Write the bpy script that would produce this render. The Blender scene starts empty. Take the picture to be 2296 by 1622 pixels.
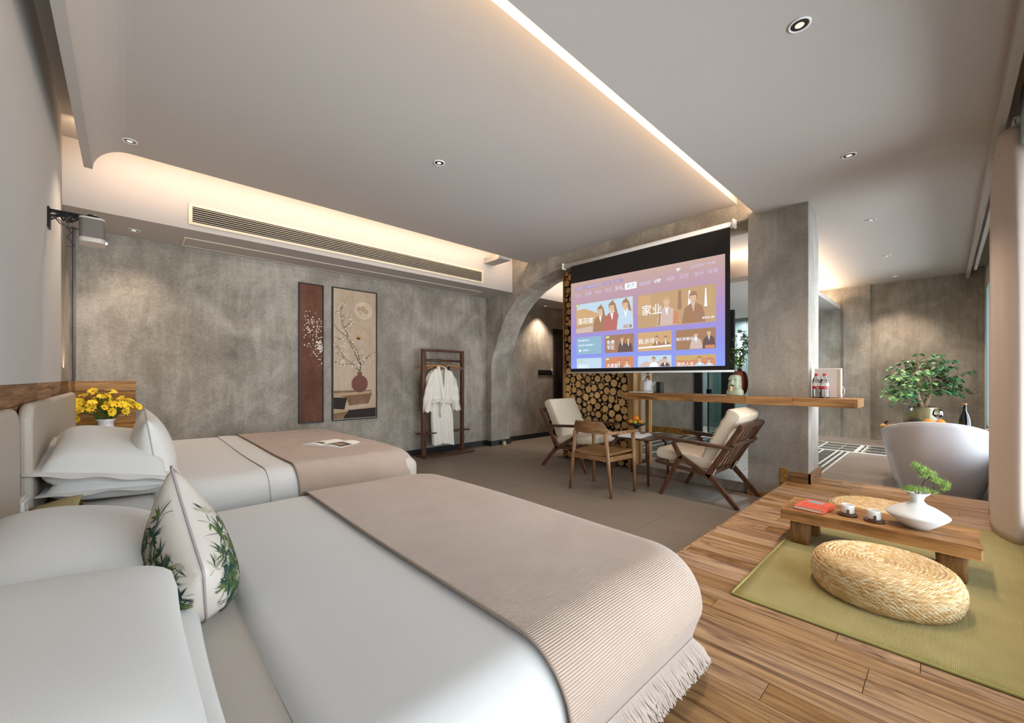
import bpy, bmesh, math, random
from math import sin, cos, pi, radians, sqrt, atan2
from mathutils import Vector, Matrix, Euler
random.seed(7)
sc = bpy.context.scene
COL = sc.collection

# ------------------------------------------------------------------ camera
H = 1.22
cam = bpy.data.cameras.new('camera')
camo = bpy.data.objects.new('camera', cam)
COL.objects.link(camo)
sc.camera = camo
cam.sensor_width = 36.0
cam.sensor_fit = 'HORIZONTAL'
cam.lens = 916.0 / 2296.0 * 36.0
cam.shift_y = (847.0 - 811.0) / 2296.0
cam.clip_start = 0.02
camo.location = (0, 0, H)
YAW = math.atan(972 / 916.0)
camo.rotation_euler = (pi / 2, 0, YAW - pi / 2)

# ------------------------------------------------------------------ world, daylight, exposure
w = bpy.data.worlds.new('world')
sc.world = w
w.use_nodes = True
wb = w.node_tree.nodes['Background']
wb.inputs[0].default_value = (0.68, 0.80, 1.0, 1)
wb.inputs[1].default_value = 2.2
sc.view_settings.view_transform = 'Standard'
sc.view_settings.look = 'None'
sc.view_settings.gamma = 1.0
sc.view_settings.use_curve_mapping = False
sc.view_settings.exposure = 0.52
sc.cycles.max_bounces = 8
sc.cycles.diffuse_bounces = 6
sc.cycles.transparent_max_bounces = 24
sc.cycles.use_denoising = True
sc.cycles.sample_clamp_indirect = 6


def area(name, loc, size, power, color, direction, spread=180):
    l = bpy.data.lights.new(name, 'AREA')
    l.shape = 'RECTANGLE'
    l.size, l.size_y = size
    l.energy = power
    l.color = color
    l.spread = radians(spread)
    o = bpy.data.objects.new(name, l)
    COL.objects.link(o)
    o.location = loc
    o.rotation_euler = Vector(direction).to_track_quat('-Z', 'Y').to_euler()
    return o


def strip_light(name, p, q, width, power, color, direction):
    """thin area light running from p to q, shining towards direction"""
    p, q, d = Vector(p), Vector(q), Vector(direction).normalized()
    l = bpy.data.lights.new(name, 'AREA')
    l.shape = 'RECTANGLE'
    l.size, l.size_y = (q - p).length, width
    l.energy = power
    l.color = color
    o = bpy.data.objects.new(name, l)
    COL.objects.link(o)
    x = (q - p).normalized()
    z = -d
    z = (z - x * z.dot(x)).normalized()
    y = z.cross(x)
    o.matrix_world = Matrix(((x.x, y.x, z.x, (p.x + q.x) / 2), (x.y, y.y, z.y, (p.y + q.y) / 2),
                             (x.z, y.z, z.z, (p.z + q.z) / 2), (0, 0, 0, 1)))
    return o


WARM = (1.0, 0.76, 0.56)
DAY = (0.87, 0.92, 1.0)
# sky light that comes through the two windows of the south wall
area('window_daylight', (1.85, -0.80, 1.45), (4.0, 2.2), 125, DAY, (0, 1, 0.2))
area('ground_bounce', (1.7, -2.6, 0.2), (4.6, 2.4), 190, DAY, (0, 0.7, 0.7))
area('bath_window_daylight', (6.8, -0.80, 1.5), (4.4, 2.1), 220, DAY, (0, 1, 0.15))
# led strips hidden in the coves
strip_light('cove_led_north', (-0.30, 4.570, 3.125), (4.66, 4.570, 3.125), 0.02, 16, WARM, (0, 1, 0))
strip_light('cove_led_north_corridor', (5.25, 4.56, 2.99), (9.7, 4.56, 2.99), 0.02, 14, WARM, (0, 1, 0))
strip_light('cove_led_slot', (-0.3, 1.305, 2.985), (4.66, 1.305, 2.985), 0.02, 22, WARM, (0, 1, 0.5))
strip_light('cove_led_bath', (6.1, 1.52, 2.60), (9.7, 1.52, 2.60), 0.03, 30, WARM, (0, 0.2, 1))
strip_light('cove_led_bath_front', (6.12, 4.2, 2.60), (6.12, 1.6, 2.60), 0.03, 16, WARM, (-0.2, 0, 1))
area('alcove_led', (-0.372, 5.1, 1.30), (0.02, 0.9), 2.0, WARM, (0.2, 0, 1))
area('bathroom_light', (9.0, 3.0, 2.45), (0.5, 0.5), 60, (0.8, 0.95, 1.0), (0, 0, -1))
SPOTS = [  # recessed downlights: x, y, z, power
    (0.016, 4.347, 3.06, 44), (1.945, 2.972, 3.06, 80), (2.328, 0.476, 2.90, 62), (3.967, 0.499, 2.90, 85),
    (5.762, 0.544, 2.90, 75), (7.628, 0.557, 2.90, 120), (9.276, 0.574, 2.90, 120),
    (0.048, 5.397, 2.65, 26), (6.083, 5.481, 2.65, 90)]
for i, (x, y, z, p) in enumerate(SPOTS):
    l = bpy.data.lights.new('downlight_beam', 'SPOT')
    l.energy = p
    l.color = (1.0, 0.83, 0.68)
    l.spot_size = radians(95)
    l.spot_blend = 0.8
    l.shadow_soft_size = 0.03
    o = bpy.data.objects.new('downlight_beam', l)
    COL.objects.link(o)
    o.location = (x, y, z - 0.012)

# ------------------------------------------------------------------ materials
MATS = {}


def _new(name):
    m = bpy.data.materials.new(name)
    m.use_nodes = True
    nt = m.node_tree
    b = nt.nodes['Principled BSDF']
    MATS[name] = m
    return m, nt, b


def _n(nt, t, **kw):
    n = nt.nodes.new(t)
    for k, v in kw.items():
        if k.startswith('i_'):
            n.inputs[k[2:].replace('_', ' ')].default_value = v
        else:
            setattr(n, k, v)
    return n


def srgb(h):
    c = [int(h[i:i + 2], 16) / 255 for i in (0, 2, 4)]
    return tuple(((x / 12.92) if x <= .04045 else ((x + .055) / 1.055) ** 2.4) for x in c) + (1,)


def plain(name, col, rough=0.6, metal=0.0, bump=0.0, bscale=80, var=0.0, vscale=3, coat=0, sheen=0, coord='Object', spec=0.5):
    m, nt, b = _new(name)
    c = srgb(col) if isinstance(col, str) else tuple(col) + (1,)
    b.inputs['Base Color'].default_value = c
    b.inputs['Roughness'].default_value = rough
    b.inputs['Metallic'].default_value = metal
    b.inputs['Specular IOR Level'].default_value = spec
    if coat:
        b.inputs['Coat Weight'].default_value = coat
    if sheen:
        b.inputs['Sheen Weight'].default_value = sheen
    tc = _n(nt, 'ShaderNodeTexCoord')
    if var:
        no = _n(nt, 'ShaderNodeTexNoise', i_Scale=vscale, i_Detail=4.0)
        nt.links.new(tc.outputs[coord], no.inputs['Vector'])
        hs = _n(nt, 'ShaderNodeMix', data_type='RGBA')
        hs.inputs[6].default_value = tuple(x * (1 - var) for x in c[:3]) + (1,)
        hs.inputs[7].default_value = tuple(min(1, x * (1 + var)) for x in c[:3]) + (1,)
        nt.links.new(no.outputs['Fac'], hs.inputs[0])
        nt.links.new(hs.outputs[2], b.inputs['Base Color'])
    if bump:
        n2 = _n(nt, 'ShaderNodeTexNoise', i_Scale=bscale, i_Detail=3.0)
        nt.links.new(tc.outputs[coord], n2.inputs['Vector'])
        bp = _n(nt, 'ShaderNodeBump', i_Strength=bump, i_Distance=0.01)
        nt.links.new(n2.outputs['Fac'], bp.inputs['Height'])
        nt.links.new(bp.outputs['Normal'], b.inputs['Normal'])
    return m


def emit(name, col, strength):
    m, nt, b = _new(name)
    c = srgb(col) if isinstance(col, str) else tuple(col) + (1,)
    b.inputs['Base Color'].default_value = (0.02, 0.02, 0.02, 1)
    b.inputs['Emission Color'].default_value = c
    b.inputs['Emission Strength'].default_value = strength
    b.inputs['Roughness'].default_value = 0.8
    return m


def ramp(nt, stops):
    r = _n(nt, 'ShaderNodeValToRGB')
    cr = r.color_ramp
    while len(cr.elements) < len(stops):
        cr.elements.new(0.5)
    for e, (p, c) in zip(cr.elements, stops):
        e.position = p
        e.color = srgb(c) if isinstance(c, str) else tuple(c) + (1,)
    return r


def concrete(name, dark, mid, light, rough=0.85):
    m, nt, b = _new(name)
    g = _n(nt, 'ShaderNodeNewGeometry')
    def noise(scale, vec=(1, 1, 1), detail=6.0, dist=0.0):
        mp = _n(nt, 'ShaderNodeMapping')
        mp.inputs['Scale'].default_value = vec
        nt.links.new(g.outputs['Position'], mp.inputs['Vector'])
        no = _n(nt, 'ShaderNodeTexNoise', i_Scale=scale, i_Detail=detail, i_Distortion=dist, i_Roughness=0.6)
        nt.links.new(mp.outputs[0], no.inputs['Vector'])
        return no
    a = noise(1.3, detail=8.0, dist=0.6)
    s = noise(16.0, (1, 1, 0.12), 6.0)          # vertical trowel streaks
    f = noise(55.0, detail=5.0)
    s2 = noise(2.6, (1, 1, 0.8), 9.0, 1.2)
    m1 = _n(nt, 'ShaderNodeMath', operation='MULTIPLY_ADD')
    m1.inputs[1].default_value = 0.85
    nt.links.new(a.outputs['Fac'], m1.inputs[0])
    m2 = _n(nt, 'ShaderNodeMath', operation='MULTIPLY_ADD')
    m2.inputs[1].default_value = 0.34
    m2.inputs[2].default_value = -0.545
    nt.links.new(s.outputs['Fac'], m2.inputs[0])
    nt.links.new(m2.outputs[0], m1.inputs[2])
    m3 = _n(nt, 'ShaderNodeMath', operation='MULTIPLY_ADD')
    m3.inputs[1].default_value = 0.65
    nt.links.new(s2.outputs['Fac'], m3.inputs[0])
    nt.links.new(m1.outputs[0], m3.inputs[2])
    m4 = _n(nt, 'ShaderNodeMath', operation='MULTIPLY_ADD')
    m4.inputs[1].default_value = 0.50
    nt.links.new(f.outputs['Fac'], m4.inputs[0])
    nt.links.new(m3.outputs[0], m4.inputs[2])
    r = ramp(nt, [(0.20, dark), (0.56, mid), (0.88, light), (1.0, light)])
    nt.links.new(m4.outputs[0], r.inputs[0])
    nt.links.new(r.outputs[0], b.inputs['Base Color'])
    b.inputs['Roughness'].default_value = rough
    b.inputs['Specular IOR Level'].default_value = 0.25
    hb = _n(nt, 'ShaderNodeMath', operation='MULTIPLY_ADD')
    hb.inputs[1].default_value = 0.5
    nt.links.new(f.outputs['Fac'], hb.inputs[0])
    nt.links.new(m3.outputs[0], hb.inputs[2])
    bp = _n(nt, 'ShaderNodeBump', i_Strength=0.35, i_Distance=0.012)
    nt.links.new(hb.outputs[0], bp.inputs['Height'])
    nt.links.new(bp.outputs['Normal'], b.inputs['Normal'])
    return m


def wood(name, stops, axis='Y', stretch=14, scale=2.2, rough=0.5, rnd=1.0, bump=0.25, coat=0.0, stains=0.0, hue=0.12):
    """grain runs along the given axis of the object's own coordinates; every object gets its own offset and tone"""
    m, nt, b = _new(name)
    tc = _n(nt, 'ShaderNodeTexCoord')
    oi = _n(nt, 'ShaderNodeObjectInfo')
    mp = _n(nt, 'ShaderNodeMapping')
    v = [stretch, stretch, stretch]
    v['XYZ'.index(axis)] = 1.0
    mp.inputs['Scale'].default_value = v
    off = _n(nt, 'ShaderNodeVectorMath', operation='MULTIPLY_ADD')
    nt.links.new(oi.outputs['Random'], off.inputs[0])
    off.inputs[1].default_value = (37 * rnd, 53 * rnd, 71 * rnd)
    nt.links.new(tc.outputs['Object'], off.inputs[2])
    nt.links.new(off.outputs[0], mp.inputs['Vector'])
    no = _n(nt, 'ShaderNodeTexNoise', i_Scale=scale, i_Detail=7.0, i_Roughness=0.62, i_Distortion=0.35)
    nt.links.new(mp.outputs[0], no.inputs['Vector'])
    r = ramp(nt, stops)
    nt.links.new(no.outputs['Fac'], r.inputs[0])
    col = r.outputs[0]
    if stains:
        mp2 = _n(nt, 'ShaderNodeMapping')
        v2 = [stretch * .35] * 3
        v2['XYZ'.index(axis)] = 1.0
        mp2.inputs['Scale'].default_value = v2
        nt.links.new(off.outputs[0], mp2.inputs['Vector'])
        n3 = _n(nt, 'ShaderNodeTexNoise', i_Scale=2.4, i_Detail=6.0, i_Distortion=0.8)
        nt.links.new(mp2.outputs[0], n3.inputs['Vector'])
        r3 = ramp(nt, [(0.54, (0, 0, 0)), (0.70, (1, 1, 1))])
        nt.links.new(n3.outputs['Fac'], r3.inputs[0])
        mx = _n(nt, 'ShaderNodeMix', data_type='RGBA', blend_type='MULTIPLY')
        mult = _n(nt, 'ShaderNodeMath', operation='MULTIPLY')
        mult.inputs[1].default_value = stains
        nt.links.new(r3.outputs[0], mult.inputs[0])
        nt.links.new(mult.outputs[0], mx.inputs[0])
        nt.links.new(col, mx.inputs[6])
        mx.inputs[7].default_value = (0.30, 0.24, 0.21, 1)
        col = mx.outputs[2]
    if hue:
        hsv = _n(nt, 'ShaderNodeHueSaturation')
        mr = _n(nt, 'ShaderNodeMapRange')
        mr.inputs[3].default_value = 1 - hue * 1.5
        mr.inputs[4].default_value = 1 + hue * 1.5
        nt.links.new(oi.outputs['Random'], mr.inputs[0])
        nt.links.new(mr.outputs[0], hsv.inputs['Value'])
        mr2 = _n(nt, 'ShaderNodeMapRange')
        mr2.inputs[3].default_value = 1 + hue
        mr2.inputs[4].default_value = 1 - hue
        nt.links.new(oi.outputs['Random'], mr2.inputs[0])
        nt.links.new(mr2.outputs[0], hsv.inputs['Saturation'])
        nt.links.new(col, hsv.inputs['Color'])
        col = hsv.outputs[0]
    nt.links.new(col, b.inputs['Base Color'])
    b.inputs['Roughness'].default_value = rough
    b.inputs['Specular IOR Level'].default_value = 0.3
    if coat:
        b.inputs['Coat Weight'].default_value = coat
        b.inputs['Coat Roughness'].default_value = 0.25
    bp = _n(nt, 'ShaderNodeBump', i_Strength=bump, i_Distance=0.004)
    nt.links.new(no.outputs['Fac'], bp.inputs['Height'])
    nt.links.new(bp.outputs['Normal'], b.inputs['Normal'])
    return m


def weave(name, c1, c2, su, sv, strength=0.5, rough=0.9, coord='UV', sheen=0.3, dist=0.002):
    """woven cloth: two crossed sets of threads as colour and fine relief"""
    m, nt, b = _new(name)
    tc = _n(nt, 'ShaderNodeTexCoord')
    sep = _n(nt, 'ShaderNodeSeparateXYZ')
    nt.links.new(tc.outputs[coord], sep.inputs[0])
    outs = []
    for k, s in (('X', su), ('Y', sv)):
        mu = _n(nt, 'ShaderNodeMath', operation='MULTIPLY')
        mu.inputs[1].default_value = s
        nt.links.new(sep.outputs[k], mu.inputs[0])
        si = _n(nt, 'ShaderNodeMath', operation='SINE')
        nt.links.new(mu.outputs[0], si.inputs[0])
        outs.append(si.outputs[0])
    ad = _n(nt, 'ShaderNodeMath', operation='ADD')
    nt.links.new(outs[0], ad.inputs[0])
    nt.links.new(outs[1], ad.inputs[1])
    mr = _n(nt, 'ShaderNodeMapRange')
    mr.inputs[1].default_value = -2 if su and sv else -1
    mr.inputs[2].default_value = 2 if su and sv else 1
    nt.links.new(ad.outputs[0], mr.inputs[0])
    no = _n(nt, 'ShaderNodeTexNoise', i_Scale=6.0, i_Detail=5.0)
    nt.links.new(tc.outputs['Object'], no.inputs['Vector'])
    mm = _n(nt, 'ShaderNodeMath', operation='MULTIPLY_ADD')
    mm.inputs[1].default_value = 0.5
    nt.links.new(no.outputs['Fac'], mm.inputs[0])
    half = _n(nt, 'ShaderNodeMath', operation='MULTIPLY')
    half.inputs[1].default_value = 0.6
    nt.links.new(mr.outputs[0], half.inputs[0])
    nt.links.new(half.outputs[0], mm.inputs[2])
    r = ramp(nt, [(0.25, c1), (0.75, c2)])
    nt.links.new(mm.outputs[0], r.inputs[0])
    nt.links.new(r.outputs[0], b.inputs['Base Color'])
    b.inputs['Roughness'].default_value = rough
    b.inputs['Sheen Weight'].default_value = sheen
    b.inputs['Specular IOR Level'].default_value = 0.15
    bp = _n(nt, 'ShaderNodeBump', i_Strength=strength, i_Distance=dist)
    nt.links.new(mr.outputs[0], bp.inputs['Height'])
    nt.links.new(bp.outputs['Normal'], b.inputs['Normal'])
    return m


def glass(name, tint=(0.96, 0.985, 0.98), alpha=0.08, rough=0.02):
    m = bpy.data.materials.new(name)
    m.use_nodes = True
    nt = m.node_tree
    nt.nodes.remove(nt.nodes['Principled BSDF'])
    out = nt.nodes['Material Output']
    t = _n(nt, 'ShaderNodeBsdfTransparent')
    t.inputs[0].default_value = tuple(tint) + (1,)
    g = _n(nt, 'ShaderNodeBsdfGlossy')
    g.inputs['Roughness'].default_value = rough
    fr = _n(nt, 'ShaderNodeFresnel')
    fr.inputs[0].default_value = 1.45
    ad = _n(nt, 'ShaderNodeMath', operation='ADD')
    ad.inputs[1].default_value = alpha
    ad.use_clamp = True
    nt.links.new(fr.outputs[0], ad.inputs[0])
    mx = _n(nt, 'ShaderNodeMixShader')
    nt.links.new(ad.outputs[0], mx.inputs[0])
    nt.links.new(t.outputs[0], mx.inputs[1])
    nt.links.new(g.outputs[0], mx.inputs[2])
    nt.links.new(mx.outputs[0], out.inputs[0])
    return m


M = {}
M['concrete'] = concrete('concrete', '6a6156', '90877a', 'b6ac9f')
M['concrete_column'] = concrete('concrete_column', '80796f', '9c958b', 'b5aea4')
M['plaster'] = plain('plaster', 'b6aea6', 0.9, var=0.02, vscale=2, spec=0.1, coord='Object')
M['white_wall'] = plain('white_wall', 'bfbab3', 0.85, spec=0.1)
M['floor_tile'] = plain('floor_tile', '7d7064', 0.5, var=0.10, vscale=2.5, bump=0.03, bscale=40, spec=0.3)
M['grout'] = plain('grout', '4c453f', 0.9)
M['plank'] = wood('reclaimed_plank', [(0.26, '4c382a'), (0.40, '866446'), (0.56, 'a8835c'), (0.74, 'bc9a74')], 'Y', 22, 1.8,
                  rough=0.5, stains=0.85, bump=0.5, hue=0.14)
M['plank_x'] = wood('reclaimed_plank_wall', [(0.28, '3f2c1e'), (0.42, '6e4c30'), (0.56, '92683f'), (0.72, 'ab7d4e')], 'Y', 30, 1.3,
                    rough=0.6, stains=0.8, bump=0.5, hue=0.16)
M['plank_n'] = wood('reclaimed_plank_north', [(0.28, '5c3f26'), (0.42, '8b6236'), (0.56, 'aa7c45'), (0.72, 'bd9158')], 'X', 16, 2.0,
                    rough=0.6, stains=0.6, bump=0.5, hue=0.12)
M['bath_plank'] = wood('grey_floor_plank', [(0.3, '6b5f54'), (0.5, '80736a'), (0.7, '948880')], 'Y', 14, 1.6, rough=0.35, hue=0.05, bump=0.05)
M['dark_plaster'] = plain('black_skirting', '1d1c1b', 0.5)
M['walnut'] = wood('walnut', [(0.3, '3b281b'), (0.5, '54392a'), (0.7, '6b4b36')], 'Y', 10, 3.0, rough=0.38, hue=0.0, bump=0.06, coat=0.2)
M['walnut_z'] = wood('walnut_upright', [(0.3, '43291a'), (0.5, '5c3b28'), (0.7, '714a33')], 'Z', 10, 3.0, rough=0.38, hue=0.0, bump=0.06, coat=0.2)
M['chairwood'] = wood('brown_ash', [(0.3, '6b4a2f'), (0.5, '84603f'), (0.7, '9a7350')], 'Z', 9, 4.0, rough=0.4, hue=0.0, bump=0.05, coat=0.2)
M['chairwood_y'] = wood('brown_ash_back', [(0.3, '6b4a2f'), (0.5, '84603f'), (0.7, '9a7350')], 'Y', 9, 4.0, rough=0.4, hue=0.0, bump=0.05, coat=0.2)
M['tablewood'] = wood('aged_table_wood', [(0.28, '573a22'), (0.45, '8e6339'), (0.6, 'ab7d4c'), (0.75, 'c0925f')], 'Y', 12, 2.2, rough=0.45, stains=0.7, bump=0.6, hue=0.02)
M['tableleg'] = wood('aged_leg_wood', [(0.28, '4e3520'), (0.45, '7f5a35'), (0.6, '9a7044'), (0.75, 'ae8453')], 'Z', 10, 2.6, rough=0.6, stains=0.6, bump=0.9, hue=0.02)
M['barwood'] = wood('bar_wood', [(0.28, '6b4425'), (0.45, '94663a'), (0.6, 'ad7f4a'), (0.75, 'c2965e')], 'Y', 14, 1.6, rough=0.5, stains=0.7, bump=0.4, hue=0.06)
M['postwood'] = wood('post_wood', [(0.3, '7c5730'), (0.5, 'a27844'), (0.7, 'b98f58')], 'Z', 14, 2.0, rough=0.55, stains=0.4, bump=0.3, hue=0.05)
M['linen'] = plain('white_linen', 'cdc9c2', 0.9, bump=0.04, bscale=300, sheen=0.2, spec=0.1)
M['duvet'] = plain('white_duvet', 'c3c0bb', 0.9, bump=0.03, bscale=250, sheen=0.2, spec=0.1)
M['sheet'] = plain('bed_sheet', 'b9b0a5', 0.9, spec=0.1)
M['throw'] = weave('ribbed_throw', '94806f', 'b5a090', 0.0, 2 * pi / 0.0056, 0.6, dist=0.002)
M['fringe'] = plain('throw_fringe', 'b5a599', 0.9, spec=0.1)
M['headboard'] = plain('headboard_leatherette', 'b3a797', 0.5, spec=0.3)
M['cream_cloth'] = weave('cream_cloth', 'cbb99f', 'e2d3bb', 900, 900, 0.3, coord='Object', sheen=.05)
M['tan_cloth'] = weave('tan_cloth', '6d4e2e', '85623c', 900, 900, 0.3, coord='Object', sheen=0)
M['cushion'] = plain('cushion_cotton', 'c2b8ac', 0.9, bump=0.05, bscale=200, spec=0.1)
M['cushion_white'] = plain('cushion_white_cotton', 'd6d1c8', 0.9, bump=0.05, bscale=200, spec=0.1)
M['piping'] = plain('cushion_piping', '9b8f8c', 0.8)
M['leaf_dark'] = plain('printed_leaf_dark', '2a4038', 0.9, spec=0.1)
M['leaf_mid'] = plain('printed_leaf_green', '5a6a38', 0.9, spec=0.1)
M['leaf_pale'] = plain('printed_leaf_pale', 'a79f8a', 0.9, spec=0.1)
M['rug'] = weave('olive_rug', '887946', 'ac9d66', 2 * pi / 0.006, 2 * pi / 0.0045, 0.6, coord='Object', sheen=0.1, dist=0.002)
M['rug_edge'] = plain('rug_edge', '9c9656', 0.9)
M['straw'] = plain('straw', 'd8b684', 0.7, var=0.25, vscale=40, spec=0.2)
M['straw_core'] = plain('straw_core', '7c5c34', 0.8)  # darker colour paints in the shade between the straw coils
M['white_ceramic'] = plain('white_ceramic', 'e9e9e7', 0.35)
M['matt_white'] = plain('matt_white_ceramic', 'd9d9d7', 0.6, bump=0.15, bscale=220)
M['tub'] = plain('bathtub_acrylic', 'c4c0c1', 0.22, coat=0.3)
M['black'] = plain('black', '0f0f10', 0.45)
M['black_metal'] = plain('black_metal', '141414', 0.35, metal=0.6)
M['steel'] = plain('steel', 'b5b5b5', 0.3, metal=1.0)
M['chrome'] = plain('downlight_chrome', '5a5f66', 0.15, metal=1.0)
M['white_plastic'] = plain('white_plastic', 'e2e0dc', 0.4)
M['cream_plastic'] = plain('cream_metal', 'cfc3ac', 0.5)
M['cream_grille'] = plain('cream_grille', 'd9c9ae', 0.55)
M['vent_dark'] = plain('vent_dark', '2b2620', 0.8)  # dark colour stands in for the shade behind the grille slats
M['door'] = wood('dark_door', [(0.3, '2b211d'), (0.5, '372b26'), (0.7, '43352f')], 'Z', 12, 2.0, rough=0.5, hue=0.0, bump=0.1)
M['bark'] = wood('log_bark', [(0.3, '2e2015'), (0.6, '4a3524'), (0.8, '5c4530')], 'X', 6, 12, rough=0.9, hue=0.1)
M['curtain'] = plain('curtain_cloth', 'c6b4a6', 0.9, bump=0.06, bscale=400, spec=0.1)
M['curtain2'] = plain('curtain_brown', '6a564b', 0.9, spec=0.1)
M['robe'] = plain('robe_cotton', 'e9e2d4', 0.95, bump=0.2, bscale=60, sheen=0.4, spec=0.1)
M['glass'] = glass('clear_glass')
M['smoke_glass'] = glass('green_glass', (0.55, 0.66, 0.62), 0.10)
M['bottle_plastic'] = glass('bottle_plastic', (0.985, 0.99, 0.99), 0.12, 0.12)
M['bath_tile'] = plain('bathroom_tile', '66716f', 0.3, var=0.12, vscale=4)
M['led'] = emit('led_strip', (1.0, 0.80, 0.52), 9)

# ------------------------------------------------------------------ mesh helpers
class MB:
    def __init__(s):
        s.v, s.f, s.m, s.s, s.uv = [], [], [], [], []

    def add(s, vs, fs, mi=0, smooth=False, uv=None):
        b = len(s.v)
        s.v += [tuple(p) for p in vs]
        s.uv += (uv if uv else [(0.0, 0.0)] * len(vs))
        for f in fs:
            s.f.append([b + i for i in f])
            s.m.append(mi)
            s.s.append(smooth)
        return s

    def box(s, x0, x1, y0, y1, z0, z1, mi=0):
        return s.add([(x, y, z) for z in (z0, z1) for y in (y0, y1) for x in (x0, x1)],
                     [(0, 2, 3, 1), (4, 5, 7, 6), (0, 1, 5, 4), (2, 6, 7, 3), (0, 4, 6, 2), (1, 3, 7, 5)], mi)

    def bar(s, p, q, wa, ha, wb=None, hb=None, side=(1, 0, 0), mi=0):
        """beam from p to q; w along 'side', h across"""
        p, q = Vector(p), Vector(q)
        d = (q - p).normalized()
        a = Vector(side)
        a = (a - d * a.dot(d)).normalized()
        c = d.cross(a)
        wb = wa if wb is None else wb
        hb = ha if hb is None else hb
        vs = []
        for o, ww, hh in ((p, wa, ha), (q, wb, hb)):
            for i, j in ((-1, -1), (1, -1), (1, 1), (-1, 1)):
                vs.append(o + a * (i * ww / 2) + c * (j * hh / 2))
        return s.add(vs, [(0, 3, 2, 1), (4, 5, 6, 7), (0, 1, 5, 4), (1, 2, 6, 5), (2, 3, 7, 6), (3, 0, 4, 7)], mi)

    def prism(s, poly, axis, a, b, mi=0, smooth=False):
        """poly of 2-d points extruded along axis from a to b. axis X: (y,z); Y: (x,z); Z: (x,y)"""
        n = len(poly)
        def P(u, v, t):
            return {'X': (t, u, v), 'Y': (u, t, v), 'Z': (u, v, t)}[axis]
        vs = [P(u, v, a) for u, v in poly] + [P(u, v, b) for u, v in poly]
        s.add(vs, [tuple(range(n))[::-1], tuple(range(n, 2 * n))], mi)
        bb = len(s.v) - 2 * n
        for i in range(n):
            j = (i + 1) % n
            s.f.append([bb + i, bb + j, bb + n + j, bb + n + i])
            s.m.append(mi)
            s.s.append(smooth)
        return s

    def tube(s, pts, r, n=10, mi=0, cap=True, closed=False, flat=1.0):
        pts = [Vector(p) for p in pts]
        k = len(pts)
        rs = r if isinstance(r, (list, tuple)) else [r] * k
        vs = []
        prev = None
        for i, p in enumerate(pts):
            if closed:
                d = (pts[(i + 1) % k] - pts[i - 1]).normalized()
            else:
                d = (pts[min(i + 1, k - 1)] - pts[max(i - 1, 0)]).normalized()
            if prev is None:
                a = Vector((0, 0, 1)) if abs(d.z) < 0.9 else Vector((1, 0, 0))
            else:
                a = prev
            a = (a - d * a.dot(d)).normalized()
            prev = a
            c = d.cross(a)
            for j in range(n):
                t = 2 * pi * j / n
                vs.append(p + a * cos(t) * rs[i] * flat + c * sin(t) * rs[i])
        fs = []
        for i in range(k if closed else k - 1):
            i2 = (i + 1) % k
            for j in range(n):
                j2 = (j + 1) % n
                fs.append((i * n + j, i * n + j2, i2 * n + j2, i2 * n + j))
        s.add(vs, fs, mi, True)
        if cap and not closed:
            b = len(s.v) - len(vs)
            s.f += [[b + j for j in range(n)][::-1], [b + (k - 1) * n + j for j in range(n)]]
            s.m += [mi, mi]
            s.s += [False, False]
        return s

    def lathe(s, prof, c=(0, 0, 0), n=28, mi=0, smooth=True, sx=1, sy=1):
        vs, fs = [], []
        k = len(prof)
        for i, (r, z) in enumerate(prof):
            for j in range(n):
                t = 2 * pi * j / n
                vs.append((c[0] + r * cos(t) * sx, c[1] + r * sin(t) * sy, c[2] + z))
        for i in range(k - 1):
            for j in range(n):
                j2 = (j + 1) % n
                fs.append((i * n + j, i * n + j2, (i + 1) * n + j2, (i + 1) * n + j))
        s.add(vs, fs, mi, smooth)
        b = len(s.v) - len(vs)
        if prof[0][0] > 1e-5:
            s.f.append([b + j for j in range(n)][::-1]); s.m.append(mi); s.s.append(False)
        if prof[-1][0] > 1e-5:
            s.f.append([b + (k - 1) * n + j for j in range(n)]); s.m.append(mi); s.s.append(False)
        return s

    def sphere(s, c, r, nu=16, nv=10, mi=0, sc_=(1, 1, 1), rot=None):
        vs, fs = [], []
        for i in range(nv + 1):
            ph = pi * i / nv
            for j in range(nu):
                t = 2 * pi * j / nu
                p = Vector((sin(ph) * cos(t) * sc_[0], sin(ph) * sin(t) * sc_[1], cos(ph) * sc_[2])) * r
                if rot is not None:
                    p = rot @ p
                vs.append(p + Vector(c))
        for i in range(nv):
            for j in range(nu):
                j2 = (j + 1) % nu
                fs.append((i * nu + j, (i + 1) * nu + j, (i + 1) * nu + j2, i * nu + j2))
        return s.add(vs, fs, mi, True)

    def grid(s, fn, nu, nv, mi=0, smooth=True, uvf=None, flip=False):
        vs, uv = [], []
        for i in range(nu + 1):
            for j in range(nv + 1):
                vs.append(fn(i / nu, j / nv))
                uv.append(uvf(i / nu, j / nv) if uvf else (i / nu, j / nv))
        fs = []
        for i in range(nu):
            for j in range(nv):
                a = i * (nv + 1) + j
                q = (a, a + nv + 1, a + nv + 2, a + 1)
                fs.append(q[::-1] if flip else q)
        return s.add(vs, fs, mi, smooth, uv)

    def poly(s, pts, mi=0):
        return s.add(pts, [tuple(range(len(pts)))], mi)

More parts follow.
